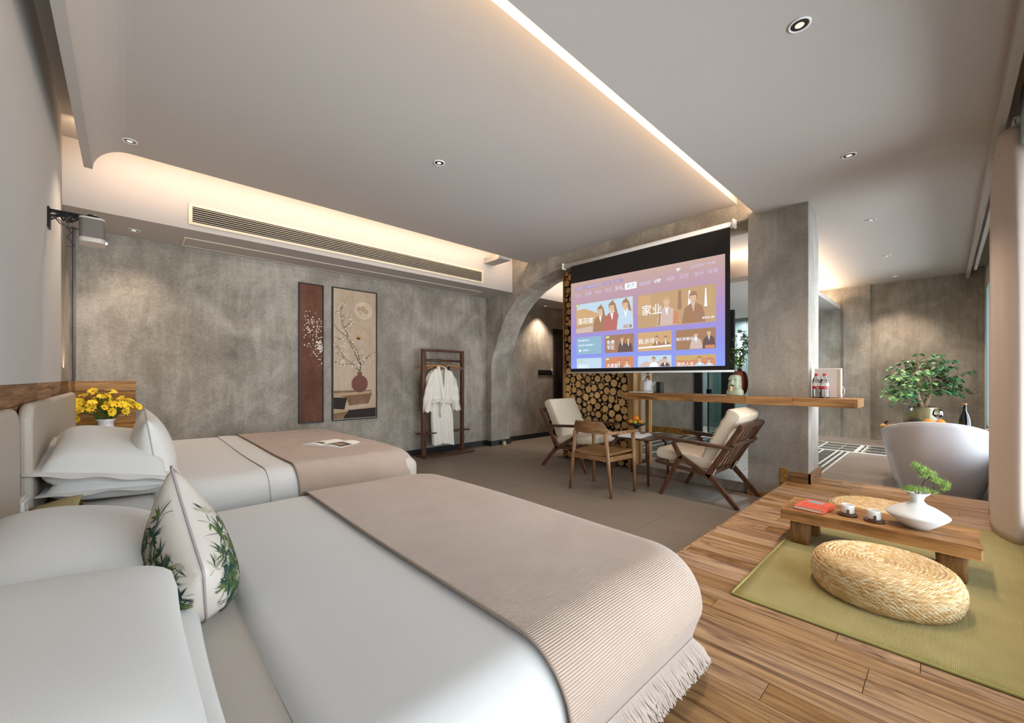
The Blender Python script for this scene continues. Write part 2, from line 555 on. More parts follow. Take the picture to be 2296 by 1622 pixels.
    def build(s, name, mat, parent=None, bevel=0, bseg=2, solid=0, subsurf=0, weld=False, local=False):
        me = bpy.data.meshes.new(name)
        off = Vector((0, 0, 0))
        if parent is not None and not local:
            p = parent
            while p is not None:
                off += p.location
                p = p.parent
        vs = [(p[0] - off.x, p[1] - off.y, p[2] - off.z) for p in s.v]
        me.from_pydata(vs, [], s.f)
        mats = mat if isinstance(mat, (list, tuple)) else [mat]
        for m in mats:
            me.materials.append(M[m] if isinstance(m, str) else m)
        me.polygons.foreach_set('material_index', s.m)
        me.polygons.foreach_set('use_smooth', s.s)
        if any(u != (0.0, 0.0) for u in s.uv):
            ul = me.uv_layers.new(name='uv')
            data = []
            for l in me.loops:
                data += s.uv[l.vertex_index]
            ul.data.foreach_set('uv', data)
        me.update()
        o = bpy.data.objects.new(name, me)
        COL.objects.link(o)
        o.parent = parent
        if weld:
            md = o.modifiers.new('weld', 'WELD'); md.merge_threshold = 0.0005
        if solid:
            md = o.modifiers.new('solid', 'SOLIDIFY'); md.thickness = solid; md.offset = -1
        if subsurf:
            md = o.modifiers.new('sub', 'SUBSURF'); md.levels = subsurf; md.render_levels = subsurf
        if bevel:
            md = o.modifiers.new('bevel', 'BEVEL'); md.width = bevel; md.segments = bseg
            md.limit_method = 'ANGLE'; md.angle_limit = radians(40)
        return o


def tag(o, label=None, cat=None, group=None, kind=None):
    if label: o['label'] = label
    if cat: o['category'] = cat
    if group: o['group'] = group
    if kind: o['kind'] = kind
    return o


def thing(name, label, cat, loc=(0, 0, 0), rz=0, group=None):
    o = bpy.data.objects.new(name, None)
    o.empty_display_size = 0.05
    COL.objects.link(o)
    o.location = loc
    o.rotation_euler = (0, 0, rz)
    return tag(o, label, cat, group)


def struct(name, mb, mat, **kw):
    return tag(mb.build(name, mat, **kw), kind='structure')


def dup(root, loc, rz=None, label=None, group=None, cat=None):
    r = root.copy(); COL.objects.link(r)
    r.location = loc
    if rz is not None: r.rotation_euler = (0, 0, rz)
    if label: r['label'] = label
    if group: r['group'] = group
    for ch in list(root.children):
        c = ch.copy(); COL.objects.link(c); c.parent = r
        for g in ch.children:
            d = g.copy(); COL.objects.link(d); d.parent = c
    return r


def share(name, me, parent, loc, rot=None, scale=None):
    """one more object on shared mesh data; loc in world coordinates, parents are unrotated"""
    o = bpy.data.objects.new(name, me)
    COL.objects.link(o)
    off = Vector((0, 0, 0))
    p = parent
    while p is not None:
        off += p.location
        p = p.parent
    o.parent = parent
    o.location = Vector(loc) - off
    if rot is not None: o.rotation_euler = rot
    if scale is not None: o.scale = scale
    return o


PENDING = []
def txt(s, size, loc, rot, mat, parent, name='lettering', align='LEFT', bold=0.0, extrude=0.0):
    c = bpy.data.curves.new(name, 'FONT')
    c.body = s
    c.size = size
    c.align_x = align
    c.offset = bold
    c.extrude = extrude
    c.resolution_u = 3
    o = bpy.data.objects.new(name, c)
    COL.objects.link(o)
    off = Vector((0, 0, 0))
    p = parent
    while p is not None:
        off += p.location
        p = p.parent
    o.parent = parent
    o.location = Vector(loc) - off
    o.rotation_euler = rot
    PENDING.append((o, mat))
    return o


def settle_text():
    """turn every lettering curve into a plain flat mesh"""
    dg = bpy.context.evaluated_depsgraph_get()
    done = []
    for o, mat in PENDING:
        me = bpy.data.meshes.new_from_object(o.evaluated_get(dg))
        me.materials.clear(); me.materials.append(M[mat])
        done.append((o, me))
    for o, me in done:
        n = o.name.split('.')[0]
        q = bpy.data.objects.new(n, me)
        COL.objects.link(q)
        q.parent, q.location, q.rotation_euler = o.parent, o.location.copy(), o.rotation_euler.copy()
    for o, me in done:
        bpy.data.objects.remove(o)


def slab_mesh(name, lx, ly, lz, mat, bevel=0.0015):
    """small bevelled slab centred in x and y, top at z=0"""
    bm = bmesh.new()
    bmesh.ops.create_cube(bm, size=1.0)
    bmesh.ops.scale(bm, vec=(lx, ly, lz), verts=bm.verts)
    bmesh.ops.translate(bm, vec=(0, 0, -lz / 2), verts=bm.verts)
    if bevel:
        top = [e for e in bm.edges if all(v.co.z > -1e-5 for v in e.verts)]
        bmesh.ops.bevel(bm, geom=top, offset=bevel, segments=1, affect='EDGES')
    me = bpy.data.meshes.new(name)
    bm.to_mesh(me); bm.free()
    me.materials.append(M[mat])
    return me


# ------------------------------------------------------------------ floors
CX = 4.72     # front plane of the arch wall and the column
NY = 5.70     # north wall
WX = -0.39    # headboard wall
SY = -0.42    # window wall
EX = 9.80     # far wall of the bath area
PZ = 0.21     # platform top
BZ = 0.10     # bath floor top

floor = struct('floor', MB().box(-0.5, 4.79, 1.0, 5.8, -0.12, -0.006).box(4.79, 5.17, 2.72, 3.9, -0.12, -0.006).box(4.79, EX + .1, 3.9, 5.8, -0.12, -0.006), 'grout')
tile_me = slab_mesh('tile', 0.797, 0.797, 0.02, 'floor_tile', 0.0012)
x = 4.78 - 0.4
while x > -0.4:
    y = 5.30
    while y > 0.9:
        if not (x < 1.0 and y < 4.6):
            share('tile', tile_me, floor, (x, y, 0))
        y -= 0.8
    x -= 0.8
for yy, ln_ in ((3.31, 1.18), ):
    share('tile', tile_me, floor, (4.975, yy, -.0005), None, (.48, ln_ / .8, 1))
for i in range(6):
    for j in range(2):
        share('tile', tile_me, floor, (5.19 + 0.8 * i, 5.30 - 0.8 * j, 0))

platform = MB().box(-0.39, 5.10, SY, 1.045, -0.02, PZ - 0.022).box(-0.39, 1.30, 1.045, 2.45, -0.02, PZ - 0.022)
platform = struct('platform', platform, 'tableleg')
rp = random.Random(3)
x = 5.10
PW = 0.089
plank_cache = {}
while x > 0.25:
    wdt = PW * rp.choice([0.8, 0.9, 1.0, 1.0, 1.12])
    cuts = [SY, 1.05]
    for _ in range(rp.choice([0, 1, 1, 1, 2])):
        c = rp.uniform(SY + 0.25, 0.85)
        if all(abs(c - q) > 0.22 for q in cuts):
            cuts.append(c)
    cuts.sort()
    for a, b in zip(cuts, cuts[1:]):
        ln = round((b - a) * 20) / 20 or 0.05
        key = (round(wdt, 3), ln)
        if key not in plank_cache:
            plank_cache[key] = slab_mesh('plank', wdt - 0.0022, 1.0, 0.024, 'plank', 0.0)
        share('plank', plank_cache[key], platform, (x - wdt / 2, (a + b) / 2, PZ - rp.uniform(0, 0.0012)),
              scale=(1, (b - a) - 0.002, 1))
    x -= wdt
edge = MB().box(1.30, 4.70, 1.045, 1.062, 0.0, PZ - 0.001).box(5.10, 5.115, SY, 0.885, BZ, PZ - 0.001)
edge.build('fascia_board', 'plank', platform)

bath_floor = struct('floor_bath', MB().box(4.79, EX + .05, SY, 2.72, -0.02, BZ - 0.01).box(5.17, EX + .05, 2.72, 4.0, -0.02, BZ - 0.01), 'concrete')
nosing = MB().box(4.775, 4.80, 1.42, 2.73, 0.001, BZ)
struct('trim_1', nosing, 'concrete')
bp_me = slab_mesh('floor_plank', 0.198, 1.198, 0.015, 'bath_plank', 0.001)
def inlay(x, y):
    return (7.9 < x < 8.85 and y > -0.1 and y < 3.6) or (x < 7.95 and x > 5.4 and 1.0 < y < 1.6) or (x < 7.95 and x > 5.4 and 2.7 < y < 3.5)
x = EX - 0.1
r = 0
while x > 4.85:
    y = SY + 0.6 + (0.4 * (r % 3)) - 0.8
    while y < 4.5:
        y0, y1 = max(y - .6, SY), min(y + .6, 3.98 if x > 5.27 else 2.72)
        # split boards around the marble inlay
        segs = []
        st = None
        k = y0
        while k <= y1 + 1e-6:
            ins = inlay(x, k)
            if not ins and st is None: st = k
            if ins and st is not None:
                segs.append((st, k)); st = None
            k += 0.1
        if st is not None: segs.append((st, y1))
        for a, b in segs:
            if b - a > 0.08:
                share('floor_plank', bp_me, bath_floor, (x, (a + b) / 2, BZ), scale=(1, (b - a) / 1.2, 1))
        y += 1.2
    x -= 0.2
    r += 1
marble = plain('dark_marble', '4b4c48', 0.25, var=0.35, vscale=6)
M['dark_marble'] = marble
M['white_marble'] = plain('white_marble', 'd8d6d0', 0.25, var=0.08, vscale=8)
mt = slab_mesh('marble_tile', 0.286, 0.286, 0.012, 'dark_marble', 0.001)
for i in range(3):
    for j in range(11):
        share('marble_tile', mt, bath_floor, (8.06 + .31 * i, 0.06 + .31 * j, BZ + 0.001))
for yy in (1.15, 1.45, 2.85, 3.15, 3.40):
    for i in range(8):
        share('marble_tile', mt, bath_floor, (5.56 + .31 * i, yy, BZ + 0.001))
st_me = slab_mesh('marble_strip', 1.0, 0.022, 0.013, 'white_marble', 0.0)
for yy in (1.0, 1.065, 1.13, 1.30, 1.60, 2.70, 3.0, 3.30, 3.50):
    share('marble_strip', st_me, bath_floor, (6.66, yy, BZ + 0.002), scale=(2.5, 1, 1))
for xx, sc_ in ((7.905, 2.2), (7.96, 1.0), (8.215, 1), (8.525, 1), (8.84, 1.6)):
    share('marble_strip', st_me, bath_floor, (xx, 1.70, BZ + 0.003), (0, 0, pi / 2), (3.5, sc_, 1))
for yy in (0.0, 0.86, 0.93, 1.4, 2.3):
    share('marble_strip', st_me, bath_floor, (8.37, yy, BZ + 0.003), None, (0.93, 2.2 if yy == 0.93 else 1, 1))

# ------------------------------------------------------------------ walls
struct('wall_north', MB().box(-0.5, EX + .1, NY, NY + .1, -0.1, 3.35), 'concrete')
struct('wall_west', MB().box(-0.5, WX, -0.55, NY, -0.1, 3.35), 'concrete')
struct('wall_east', MB().box(EX, EX + .1, SY, NY, 0.05, 3.0).box(EX - .04, EX, 0.93, 1.31, BZ, 2.9)
       .box(EX - .05, EX, SY, -0.36, BZ, 2.95), 'concrete')
ws = MB()
ws.box(-0.5, -0.38, SY - .12, SY, 0, 3.3)
ws.box(-0.38, 3.95, SY - .12, SY, 0, 0.30).box(-0.38, 3.95, SY - .12, SY, 2.62, 3.3)
ws.box(3.95, 4.75, SY - .12, SY, 0, 3.3)
ws.box(4.75, 9.0, SY - .12, SY, 0, 0.5).box(4.75, 9.0, SY - .12, SY, 2.55, 3.3)
ws.box(9.0, EX + .1, SY - .12, SY, 0, 3.3)
struct('wall_south', ws, 'white_wall')
M['teal_frame'] = plain('window_frame_metal', '8fa39f', 0.4)
for k, (a, b, z0, z1, nm) in enumerate(((-0.38, 3.95, 0.30, 2.62, 3), (4.75, 9.0, 0.5, 2.55, 3))):
    f = MB()
    f.box(a, b, SY - .06, SY + .02, z0, z0 + .05).box(a, b, SY - .06, SY + .02, z1 - .05, z1)
    for i in range(nm + 1):
        xx = a + (b - a - .05) * i / nm
        f.box(xx, xx + .05, SY - .06, SY + .02, z0 + .05, z1 - .05)
    wn = tag(f.build('window_%d' % (k + 1), 'teal_frame', bevel=0.004), kind='structure')
    for i in range(nm):
        xa = a + (b - a - .05) * i / nm + .05
        xb = a + (b - a - .05) * (i + 1) / nm
        MB().box(xa, xb, SY - .024, SY - .018, z0 + .05, z1 - .05).build('pane', 'glass', wn)
# deep head frame above the window, as seen at the upper right corner
struct('trim_2', MB().box(-0.38, 3.93, SY + .02, -0.31, 2.62, 2.94), 'teal_frame', bevel=0.004)
# white upper wall over the wooden wainscot
struct('trim_3', MB().box(WX, -0.36, -0.42, 4.55, 1.19, 3.22), 'white_wall')

# wainscot of reclaimed boards, one object per board
wain = tag(MB().box(WX, WX + .008, -0.42, NY, 0.0, 1.18).build('baseboard_west', 'black'), kind='structure')
rw = random.Random(11)
zz = 1.19
row = 0
wz = [0.10, 0.16, 0.14, 0.17, 0.15, 0.16, 0.15, 0.155]
for hgt in wz:
    y = -0.42
    while y < NY - 0.02:
        ln = min(rw.uniform(0.5, 1.4), NY - y)
        me = slab_mesh('board', 0.022 + rw.uniform(0, .006), ln - 0.002, hgt - 0.003, 'plank_x', 0.001)
        share('board', me, wain, (WX + 0.016, y + ln / 2, zz))
        y += ln
    zz -= hgt
corner = tag(MB().box(WX + .03, 0.05, NY - .012, NY, 0.35, 1.185).build('wood_panel', 'tableleg'),
             'reclaimed wood panel on the concrete wall behind the yellow flowers', 'wood panel')
zz = 1.185
for k, hgt in enumerate((0.10, 0.13, 0.13, 0.15, 0.16, 0.15)):
    me = slab_mesh('board', 0.428 - 0.004 * (k % 2), 0.02, hgt - 0.004, 'plank_n', 0.001)
    share('board', me, corner, (-0.148, NY - 0.021, zz))
    zz -= hgt

# black skirting along the north wall and pilaster
sk = MB().box(0.1, CX, NY - .015, NY, 0, 0.09).box(CX - .015, CX, 5.54, NY - .015, 0, 0.09).box(CX - .015, 5.19, 5.527, 5.545, 0, 0.09)
sk.box(5.19, 6.55, NY - .015, NY, 0, 0.09).box(7.55, EX, NY - .015, NY, 0, 0.09)
struct('baseboard_north', sk, 'dark_plaster', bevel=0.002)

# arch wall: pilaster, curve and beam as one body
arch = [(NY, -0.01), (5.545, -0.01), (5.545, 1.45), (5.50, 1.60), (5.44, 1.72), (5.36, 1.92), (5.26, 2.12), (5.10, 2.34), (4.90, 2.52),
        (4.65, 2.67), (4.39, 2.77), (4.10, 2.835), (3.80, 2.865), (3.5, 2.875), (1.416, 2.875), (1.416, 3.22), (NY, 3.22)]
struct('wall_arch', MB().prism(arch, 'X', CX, 5.17), 'concrete')
struct('column', MB().box(CX, 5.17, 0.894, 1.416, -0.01, 3.0), 'concrete_column', bevel=0.006)
# wooden boards round the foot of the column
cb = thing('column_skirting', 'reclaimed wood boards round the foot of the concrete column', 'skirting', (CX, 0.894, PZ))
MB().box(CX - .022, CX, 0.872, 1.045, PZ, PZ + .095).build('board', 'plank_x', cb, bevel=.002)
MB().box(CX - .022, 5.19, 0.870, 0.893, PZ, PZ + .095).build('board', 'plank_x', cb, bevel=.002)
MB().box(CX - .020, CX, 1.064, 1.12, 0.0, PZ + .12).build('board', 'plank_n', cb, bevel=.002)
MB().box(CX - .018, CX, 1.12, 1.416, 0.0, 0.055).build('board', 'plank_n', cb, bevel=.002)

# bathroom: concrete screen wall, dark tiled walls and black framed glass front
struct('wall_bath', MB().box(8.0, 8.1, 3.33, 4.40, BZ, 2.52).box(5.6, 8.1, 4.32, 4.40, 0.0, 2.52), 'concrete')
tb = MB().box(7.985, 8.0, 3.33, 4.32, BZ, BZ + .11)
struct('baseboard_bath', tb, 'plank_n')
bt = tag(MB().box(EX - .03, EX, 1.74, 4.5, BZ, 2.52).box(8.1, EX, 4.40, 4.5, BZ, 2.52).build('wall_shower', 'grout'), kind='structure')
tm = slab_mesh('wall_tile', 0.595, 0.010, 0.595, 'bath_tile', 0.0)
for j in range(4):
    for i in range(4):
        share('wall_tile', tm, bt, (EX - .034, 2.05 + .6 * i, 2.50 - .6 * j), (0, 0, pi / 2))
gf = thing('glass_partition', 'black framed glass bathroom door standing ajar behind the bar counter', 'glass door', (8.0, 2.9, BZ))
MB().box(7.98, 8.04, 3.19, 3.33, BZ, 2.45).box(7.98, 8.04, 2.62, 2.84, BZ, 2.45).box(7.98, 8.04, 2.84, 3.19, 2.39, 2.45).build('frame', 'black', gf, bevel=.003)
MB().box(8.0, 8.012, 2.84, 3.08, BZ + .02, 2.39).build('pane', 'smoke_glass', gf)
MB().box(7.94, 8.02, 3.02, 3.09, 0.92, 1.0).build('handle', 'black_metal', gf, bevel=.004)
MB().box(7.99, 8.03, 3.075, 3.09, BZ + .02, 2.39).build('stile', 'black', gf)
ml = thing('glare_panel', 'added white glow panel imitating the glare on the bathroom tiles behind the green branches', 'glow panel', (EX - .05, 3.08, 1.85))  # added glowing panel in place of the bright reflection on the tiles
MB().box(EX - .06, EX - .04, 3.02, 3.14, 1.50, 2.20).build('back_plate', 'steel', ml, bevel=.004)
M['glare_glow'] = emit('glare_glow', (.85, .97, 1.0), 6)
MB().box(EX - .075, EX - .06, 3.035, 3.125, 1.52, 2.18).build('glare_face', 'glare_glow', ml, bevel=.003)

# ------------------------------------------------------------------ ceilings and soffits
ceil = struct('ceiling', MB().box(-0.5, 5.17, SY - .1, NY, 3.22, 3.32), 'plaster')
# dropped panel whose west edge curves down into a lip
pts = [(CX, 3.06), (0.02, 3.06)]
R_ = 0.2
for k in range(1, 13):
    a = pi / 2 * k / 12
    pts.append((0.02 - 0.216 * sin(a), 2.86 + 0.20 * cos(a)))
outer = [(-0.245, 2.86)]
for k in range(12, -1, -1):
    a = pi / 2 * k / 12
    outer.append((0.02 - 0.265 * sin(a), 2.86 + 0.235 * cos(a)))
outer.append((CX, 3.095))
pn = MB().prism(pts + outer, 'Y', 1.518, 4.60)
pn.box(0.02, CX, 1.518, 1.545, 3.095, 3.22)
struct('ceiling_panel', pn, 'plaster')
rc = MB().box(-0.39, EX, -0.225, 1.337, 2.90, 2.96).box(-0.39, EX, -0.262, -0.222, 2.81, 3.05).box(-0.39, EX, SY, -0.262, 2.96, 3.0)
rc.box(-0.39, CX, 1.08, 1.10, 2.96, 3.22)
rc.box(5.17, EX, 1.337, 4.60, 2.90, 2.96)
struct('ceiling_side', rc, 'plaster')
rc = MB().box(5.17, EX, 4.60, NY, 3.14, 3.2)
struct('ceiling_corridor', rc, 'plaster')
sf = MB().box(WX, EX, 5.0, NY, 2.65, 3.22)
struct('ceiling_soffit', sf, 'plaster')
bs = MB().box(6.0, EX, 1.36, 4.45, 2.51, 2.55).box(6.0, EX, 1.36, 1.385, 2.55, 2.575).box(6.0, 6.025, 1.36, 4.45, 2.55, 2.575)
struct('ceiling_bath_soffit', bs, 'plaster')
struct('trim_4', MB().box(4.10, 4.30, 4.60, 5.0, 3.02, 3.10), 'plaster')
# visible led tapes
for nm, lab, b in (('led_strip', 'glowing warm led strip in the slot between the two ceilings', (-0.3, CX - .02, 1.305, 1.325, 2.960, 2.968)),
              ('led_strip', 'warm led strip hidden behind the north ceiling panel edge', (-0.2, CX - .02, 4.575, 4.590, 3.096, 3.103)),
              ('led_strip', 'warm led strip on top of the bath soffit', (6.1, EX - .1, 1.41, 1.425, 2.551, 2.558))):
    tag(MB().box(*b).build(nm, 'led'), lab, 'light strip', 'led strips in the ceiling coves')

# recessed downlights
def downlight():
    t = thing('downlight', '', 'downlight', (0, 0, 0), 0, 'recessed ceiling downlights')
    MB().lathe([(0.047, 0.0005), (0.047, -0.004), (0.039, -0.005), (0.036, -0.001)], n=28).build('ring', 'white_plastic', t)
    MB().lathe([(0.037, -0.002), (0.033, 0.0), (0.024, 0.0003), (0.0, 0.0003)], n=28).build('reflector', 'chrome', t)
    MB().lathe([(0.019, -0.0035), (0.012, -0.0042), (0.0, -0.0045)], n=20).build('lens', 'lens_mat', t)
    return t
M['lens_mat'] = emit('downlight_lens', (1.0, 0.9, 0.75), 0.7)
dl_labels = ['silver downlight in the panel near the curved ceiling lip', 'silver downlight in the middle of the dropped ceiling panel',
             'large silver downlight in the pale ceiling above the platform', 'downlight in the pale ceiling above the low table end of the platform',
             'downlight in the pale ceiling just past the column', 'downlight halfway along the bath area ceiling',
             'downlight closest to the far bath wall', 'small downlight under the soffit beside the projector',
             'small downlight under the corridor soffit beyond the arch']
d0 = None
for (x, y, z, p), lb in zip(SPOTS, dl_labels):
    if d0 is None:
        d0 = downlight(); d0.location = (x, y, z - .001); d0['label'] = lb
    else:
        dup(d0, (x, y, z - .001), 0, lb)

# supply grille in the soffit face, return panel below
gr = thing('air_grille', 'long cream slatted air grille in the white soffit face', 'air vent', (0.43, 5.0, 2.70))
gx0, gx1, gz0, gz1 = 0.43, 4.08, 2.70, 2.90
fr = MB()
fr.box(gx0, gx1, 4.985, 5.0, gz0, gz0 + .025).box(gx0, gx1, 4.985, 5.0, gz1 - .025, gz1)
fr.box(gx0, gx0 + .03, 4.985, 5.0, gz0 + .025, gz1 - .025).box(gx1 - .03, gx1, 4.985, 5.0, gz0 + .025, gz1 - .025)
fr.build('frame', 'cream_grille', gr, bevel=.002)
MB().box(gx0 + .03, gx1 - .03, 4.997, 4.999, gz0 + .025, gz1 - .025).build('backing', 'vent_dark', gr)
sl = bpy.data.meshes.new('slat')
bmx = MB().box(-1.795, 1.795, -0.007, 0.007, -0.002, 0.002)
sl.from_pydata(bmx.v, [], bmx.f); sl.materials.append(M['cream_grille'])
for i in range(7):
    share('slat', sl, gr, ((gx0 + gx1) / 2, 4.988, gz0 + .0385 + i * .0205), (radians(18), 0, 0))
rt = thing('return_panel', 'long flat cream access panel under the white soffit', 'air vent', (0.45, 5.5, 2.65))
fr = MB()
fr.box(0.42, 4.30, 5.30, 5.325, 2.642, 2.65).box(0.42, 4.30, 5.625, 5.65, 2.642, 2.65).box(0.42, 0.445, 5.325, 5.625, 2.642, 2.65).box(4.275, 4.30, 5.325, 5.625, 2.642, 2.65)
fr.build('frame', 'cream_grille', rt, bevel=.002)
for i in range(2):
    MB().box(0.45 + 1.915 * i, 2.357 + 1.915 * i, 5.33, 5.62, 2.644, 2.65).build('panel', 'plaster', rt, bevel=.001)

# entrance door beyond the arch
dr = MB().box(6.56, 6.62, NY - .035, NY, 0, 2.25).box(7.48, 7.54, NY - .035, NY, 0, 2.25).box(6.62, 7.48, NY - .035, NY, 2.19, 2.25)
dr = tag(dr.build('door_1', 'door', bevel=.003), kind='structure')
MB().box(6.62, 7.48, NY - .022, NY, 0.0, 2.19).build('door_leaf', 'door', dr, bevel=.002)
MB().box(6.66, 6.73, NY - .045, NY - .022, 0.88, 1.30).build('lock_plate', 'black', dr, bevel=.004)
MB().box(6.69, 6.83, NY - .08, NY - .062, 1.07, 1.095).box(6.69, 6.71, NY - .07, NY - .045, 1.07, 1.095).build('handle', 'black_metal', dr, bevel=.004)

# ------------------------------------------------------------------ beds
def drape(x0, x1, y0, y1, zt, R, r, out=0.0, belly=0.05, flare=0.06, floor_z=0.0, wob=0.006, seed=0, west=True, fold=0.0):
    """returns f(s,t)->point: cloth lying on a rounded mattress; s along x, t along y, unrolled lengths"""
    ix0, ix1, iy0, iy1 = x0 + R, x1 - R, y0 + R, y1 - R
    def f(s, t):
        px_, py_ = min(max(s, ix0 if west else -9), ix1), min(max(t, iy0), iy1)
        dx, dy = s - px_, t - py_
        L = sqrt(dx * dx + dy * dy)
        if L < 1e-9:
            return (s, t, zt + out + 0.004 * sin(s * 5 + seed) * sin(t * 4.3 + seed))
        ux, uy = dx / L, dy / L
        flat = R - r
        q = pi / 2 * r
        crown = 0.004 * sin(s * 5 + seed) * sin(t * 4.3 + seed)
        if L <= flat:
            d, z = L, zt + out + crown
        elif L < flat + q:
            a = (L - flat) / r
            d, z = flat + (r + out) * sin(a), zt - r + (r + out) * cos(a) + crown * (1 - a / 1.6)
        else:
            h = L - flat - q
            k = min(h / 0.3, 1.3)
            d = flat + r + out - belly * sin(min(k, 1) * pi * .8) + flare * max(0, k - 0.45) ** 2
            z = zt - r - h
            ang = atan2(uy, ux)
            d += fold * sin(ang * 16 + s * 9 + t * 7) * min(1, h / .15)
        return (px_ + ux * d, py_ + uy * d, max(z, floor_z + 0.004 + out))
    return f


def cloth_grid(f, s0, s1, t0, t1, ns, nt_, jitter=None):
    mb = MB()
    def g(u, v):
        s = s0 + (s1 - s0) * u
        t = t0 + (t1 - t0) * v
        return f(s, t)
    mb.grid(g, ns, nt_, uvf=lambda u, v: (s0 + (s1 - s0) * u, t0 + (t1 - t0) * v), flip=False)
    return mb


def bed(name, label, x1, y0, y1, zt, base_z, low_z):
    t = thing(name, label, 'bed', (-0.33, y0 + .04, base_z))
    MB().box(-0.33, x1 - .10, y0 + .10, y1 - .10, base_z, zt - 0.24).build('bed_base', 'walnut', t, bevel=.01)
    f = drape(-0.33, x1 - .03, y0 + .03, y1 - .03, zt - .035, 0.10, 0.07, belly=0, flare=0)
    m = cloth_grid(f, -0.33, x1 + .20, y0 - .20, y1 + .20, 50, 50)
    m.build('mattress', 'sheet', t)
    return t


B1 = dict(R=.21, x1=1.56, y0=0.58, y1=2.47, zt=0.57)
B2 = dict(R=.30, x1=1.74, y0=2.84, y1=5.02, zt=0.62)
bed('bed', 'near double bed with white bedding and a fringed beige throw, on the wooden platform', B1['x1'], B1['y0'], B1['y1'], B1['zt'], PZ, PZ)
bed('bed', 'far double bed beside the concrete wall with an open magazine on its beige throw', B2['x1'], B2['y0'], B2['y1'], B2['zt'], 0.0, 0.0)

# duvets
def duvet(B, sx, label, floor_z, drop, hem_fold=None, r=0.14):
    f0 = drape(-9, B['x1'], B['y0'], B['y1'], B['zt'], B['R'], r, out=0.012, belly=0.045, flare=0.10, floor_z=floor_z, west=False, fold=0.006)
    def f(s, t):
        p = Vector(f0(s, t))
        e = (s - sx) / 0.05                # plump rolled edge on the pillow side
        if e < 1:
            p.z -= 0.042 * (1 - sqrt(max(0, 1 - (1 - e) ** 2)))
        # soft billows
        p.z += 0.008 * sin(2.1 * s + 0.8) * sin(2.7 * t + 1.0)
        return p
    m = MB()
    s1, t0, t1 = B['x1'] + drop, B['y0'] - drop, B['y1'] + drop
    def g(u, v):
        u2 = u * u * 0.5 + u * 0.5
        return f(sx + (s1 - sx) * u2, t0 + (t1 - t0) * v)
    m.grid(g, 90, 110)
    o = m.build('duvet', 'duvet', None, solid=0.0)
    return tag(o, label, 'duvet')

dv1 = duvet(B1, 0.24, 'smooth white duvet spread over the near bed under the fringed throw', PZ, 0.17)
dv2 = duvet(B2, 0.10, 'white duvet spread over the far bed by the concrete wall', 0.0, 0.34, r=0.17)
# turned-down band of the far duvet
fb = drape(-9, B2['x1'], B2['y0'], B2['y1'], B2['zt'], 0.30, 0.17, out=0.019, belly=0.045, flare=0.1, west=False)
def band(u, v):
    p = Vector(fb(0.64 + 0.16 * u, B2['y0'] - .30 + (B2['y1'] - B2['y0'] + .6) * v))
    p.z += 0.008 * sin(2.1 * (0.66 + .14 * u) + 0.8) * sin(2.7 * (B2['y0'] - .30 + (B2['y1'] - B2['y0'] + .6) * v) + 1.0) + 0.003 * sin(pi * min(1, u * 1.3))
    return p
MB().grid(band, 10, 90).build('turned_hem', 'duvet', dv2)

def throw(B, s0, s1, hang, floor_z, label, fringe=True, r=0.14, far_hang=.2):
    f0 = drape(-9, B['x1'], B['y0'], B['y1'], B['zt'], B['R'], r, out=0.026, belly=0.045, flare=0.10, floor_z=floor_z + 0.01, west=False)
    t0, t1 = B['y0'] - hang, B['y1'] + far_hang
    def f(s, t):
        p = Vector(f0(s, t))
        p.z += 0.008 * sin(2.1 * s + 0.8) * sin(2.7 * t + 1.0) + 0.004
        dip = math.exp(-((t - (B['y0'] + .02)) / .12) ** 2) * 0.012 * sin(s * 11)
        p.y -= dip * .3
        return p
    m = MB()
    m.grid(lambda u, v: f(s0 + (s1 - s0) * u, t0 + (t1 - t0) * v), 70, 150,
           uvf=lambda u, v: (s0 + (s1 - s0) * u, t0 + (t1 - t0) * v))
    o = tag(m.build('throw_blanket', 'throw', None, solid=0.006), label, 'blanket')
    # rolled selvedge
    MB().tube([f(s0, t0 + (t1 - t0) * k / 80) + Vector((0, 0, .002)) for k in range(81)], 0.0035, 6).build('selvedge', 'piping2', o)
    if fringe:
        rf = random.Random(5)
        fm = MB()
        n = 300
        for i in range(n):
            s = s0 + (s1 - s0) * i / (n - 1)
            a = f(s, t0)
            o1 = rf.uniform(-.004, .004)
            ln = rf.uniform(.052, .07)
            b = Vector((a.x + o1, a.y - .022, max(a.z - ln * .5, floor_z + .012)))
            c = Vector((a.x + o1 * 3 + rf.uniform(-.004, .004), a.y - .045, max(a.z - ln, floor_z + .008)))
            fm.tube([a + Vector((0, 0, -.004)), a + (b - a) * .5 + Vector((0, -.004, 0)), b, c], [.0035, .0042, .0045, .0028], 5, cap=False)
            b2 = b + Vector((rf.uniform(-.006, .006), -.012, .006))
            c2 = c + Vector((rf.uniform(-.01, .01), -.012, rf.uniform(0, .012)))
            fm.tube([a, b2, c2], [.0035, .0042, .0025], 5, cap=False)
        tag(fm.build('fringe', 'fringe', o), kind='stuff')
    return o
M['cushion_seam'] = plain('cushion_seam', 'b8afa6', 0.9)
M['piping2'] = plain('selvedge_thread', '8d7d6f', 0.9)
throw(B1, 0.70, 1.545, 0.165, PZ, 'ribbed beige throw with cream fringe laid across the foot of the near bed')
throw(B2, 0.80, 1.72, 0.30, 0.0, 'ribbed beige throw laid across the foot of the far bed under the magazine', fringe=False, r=.17)

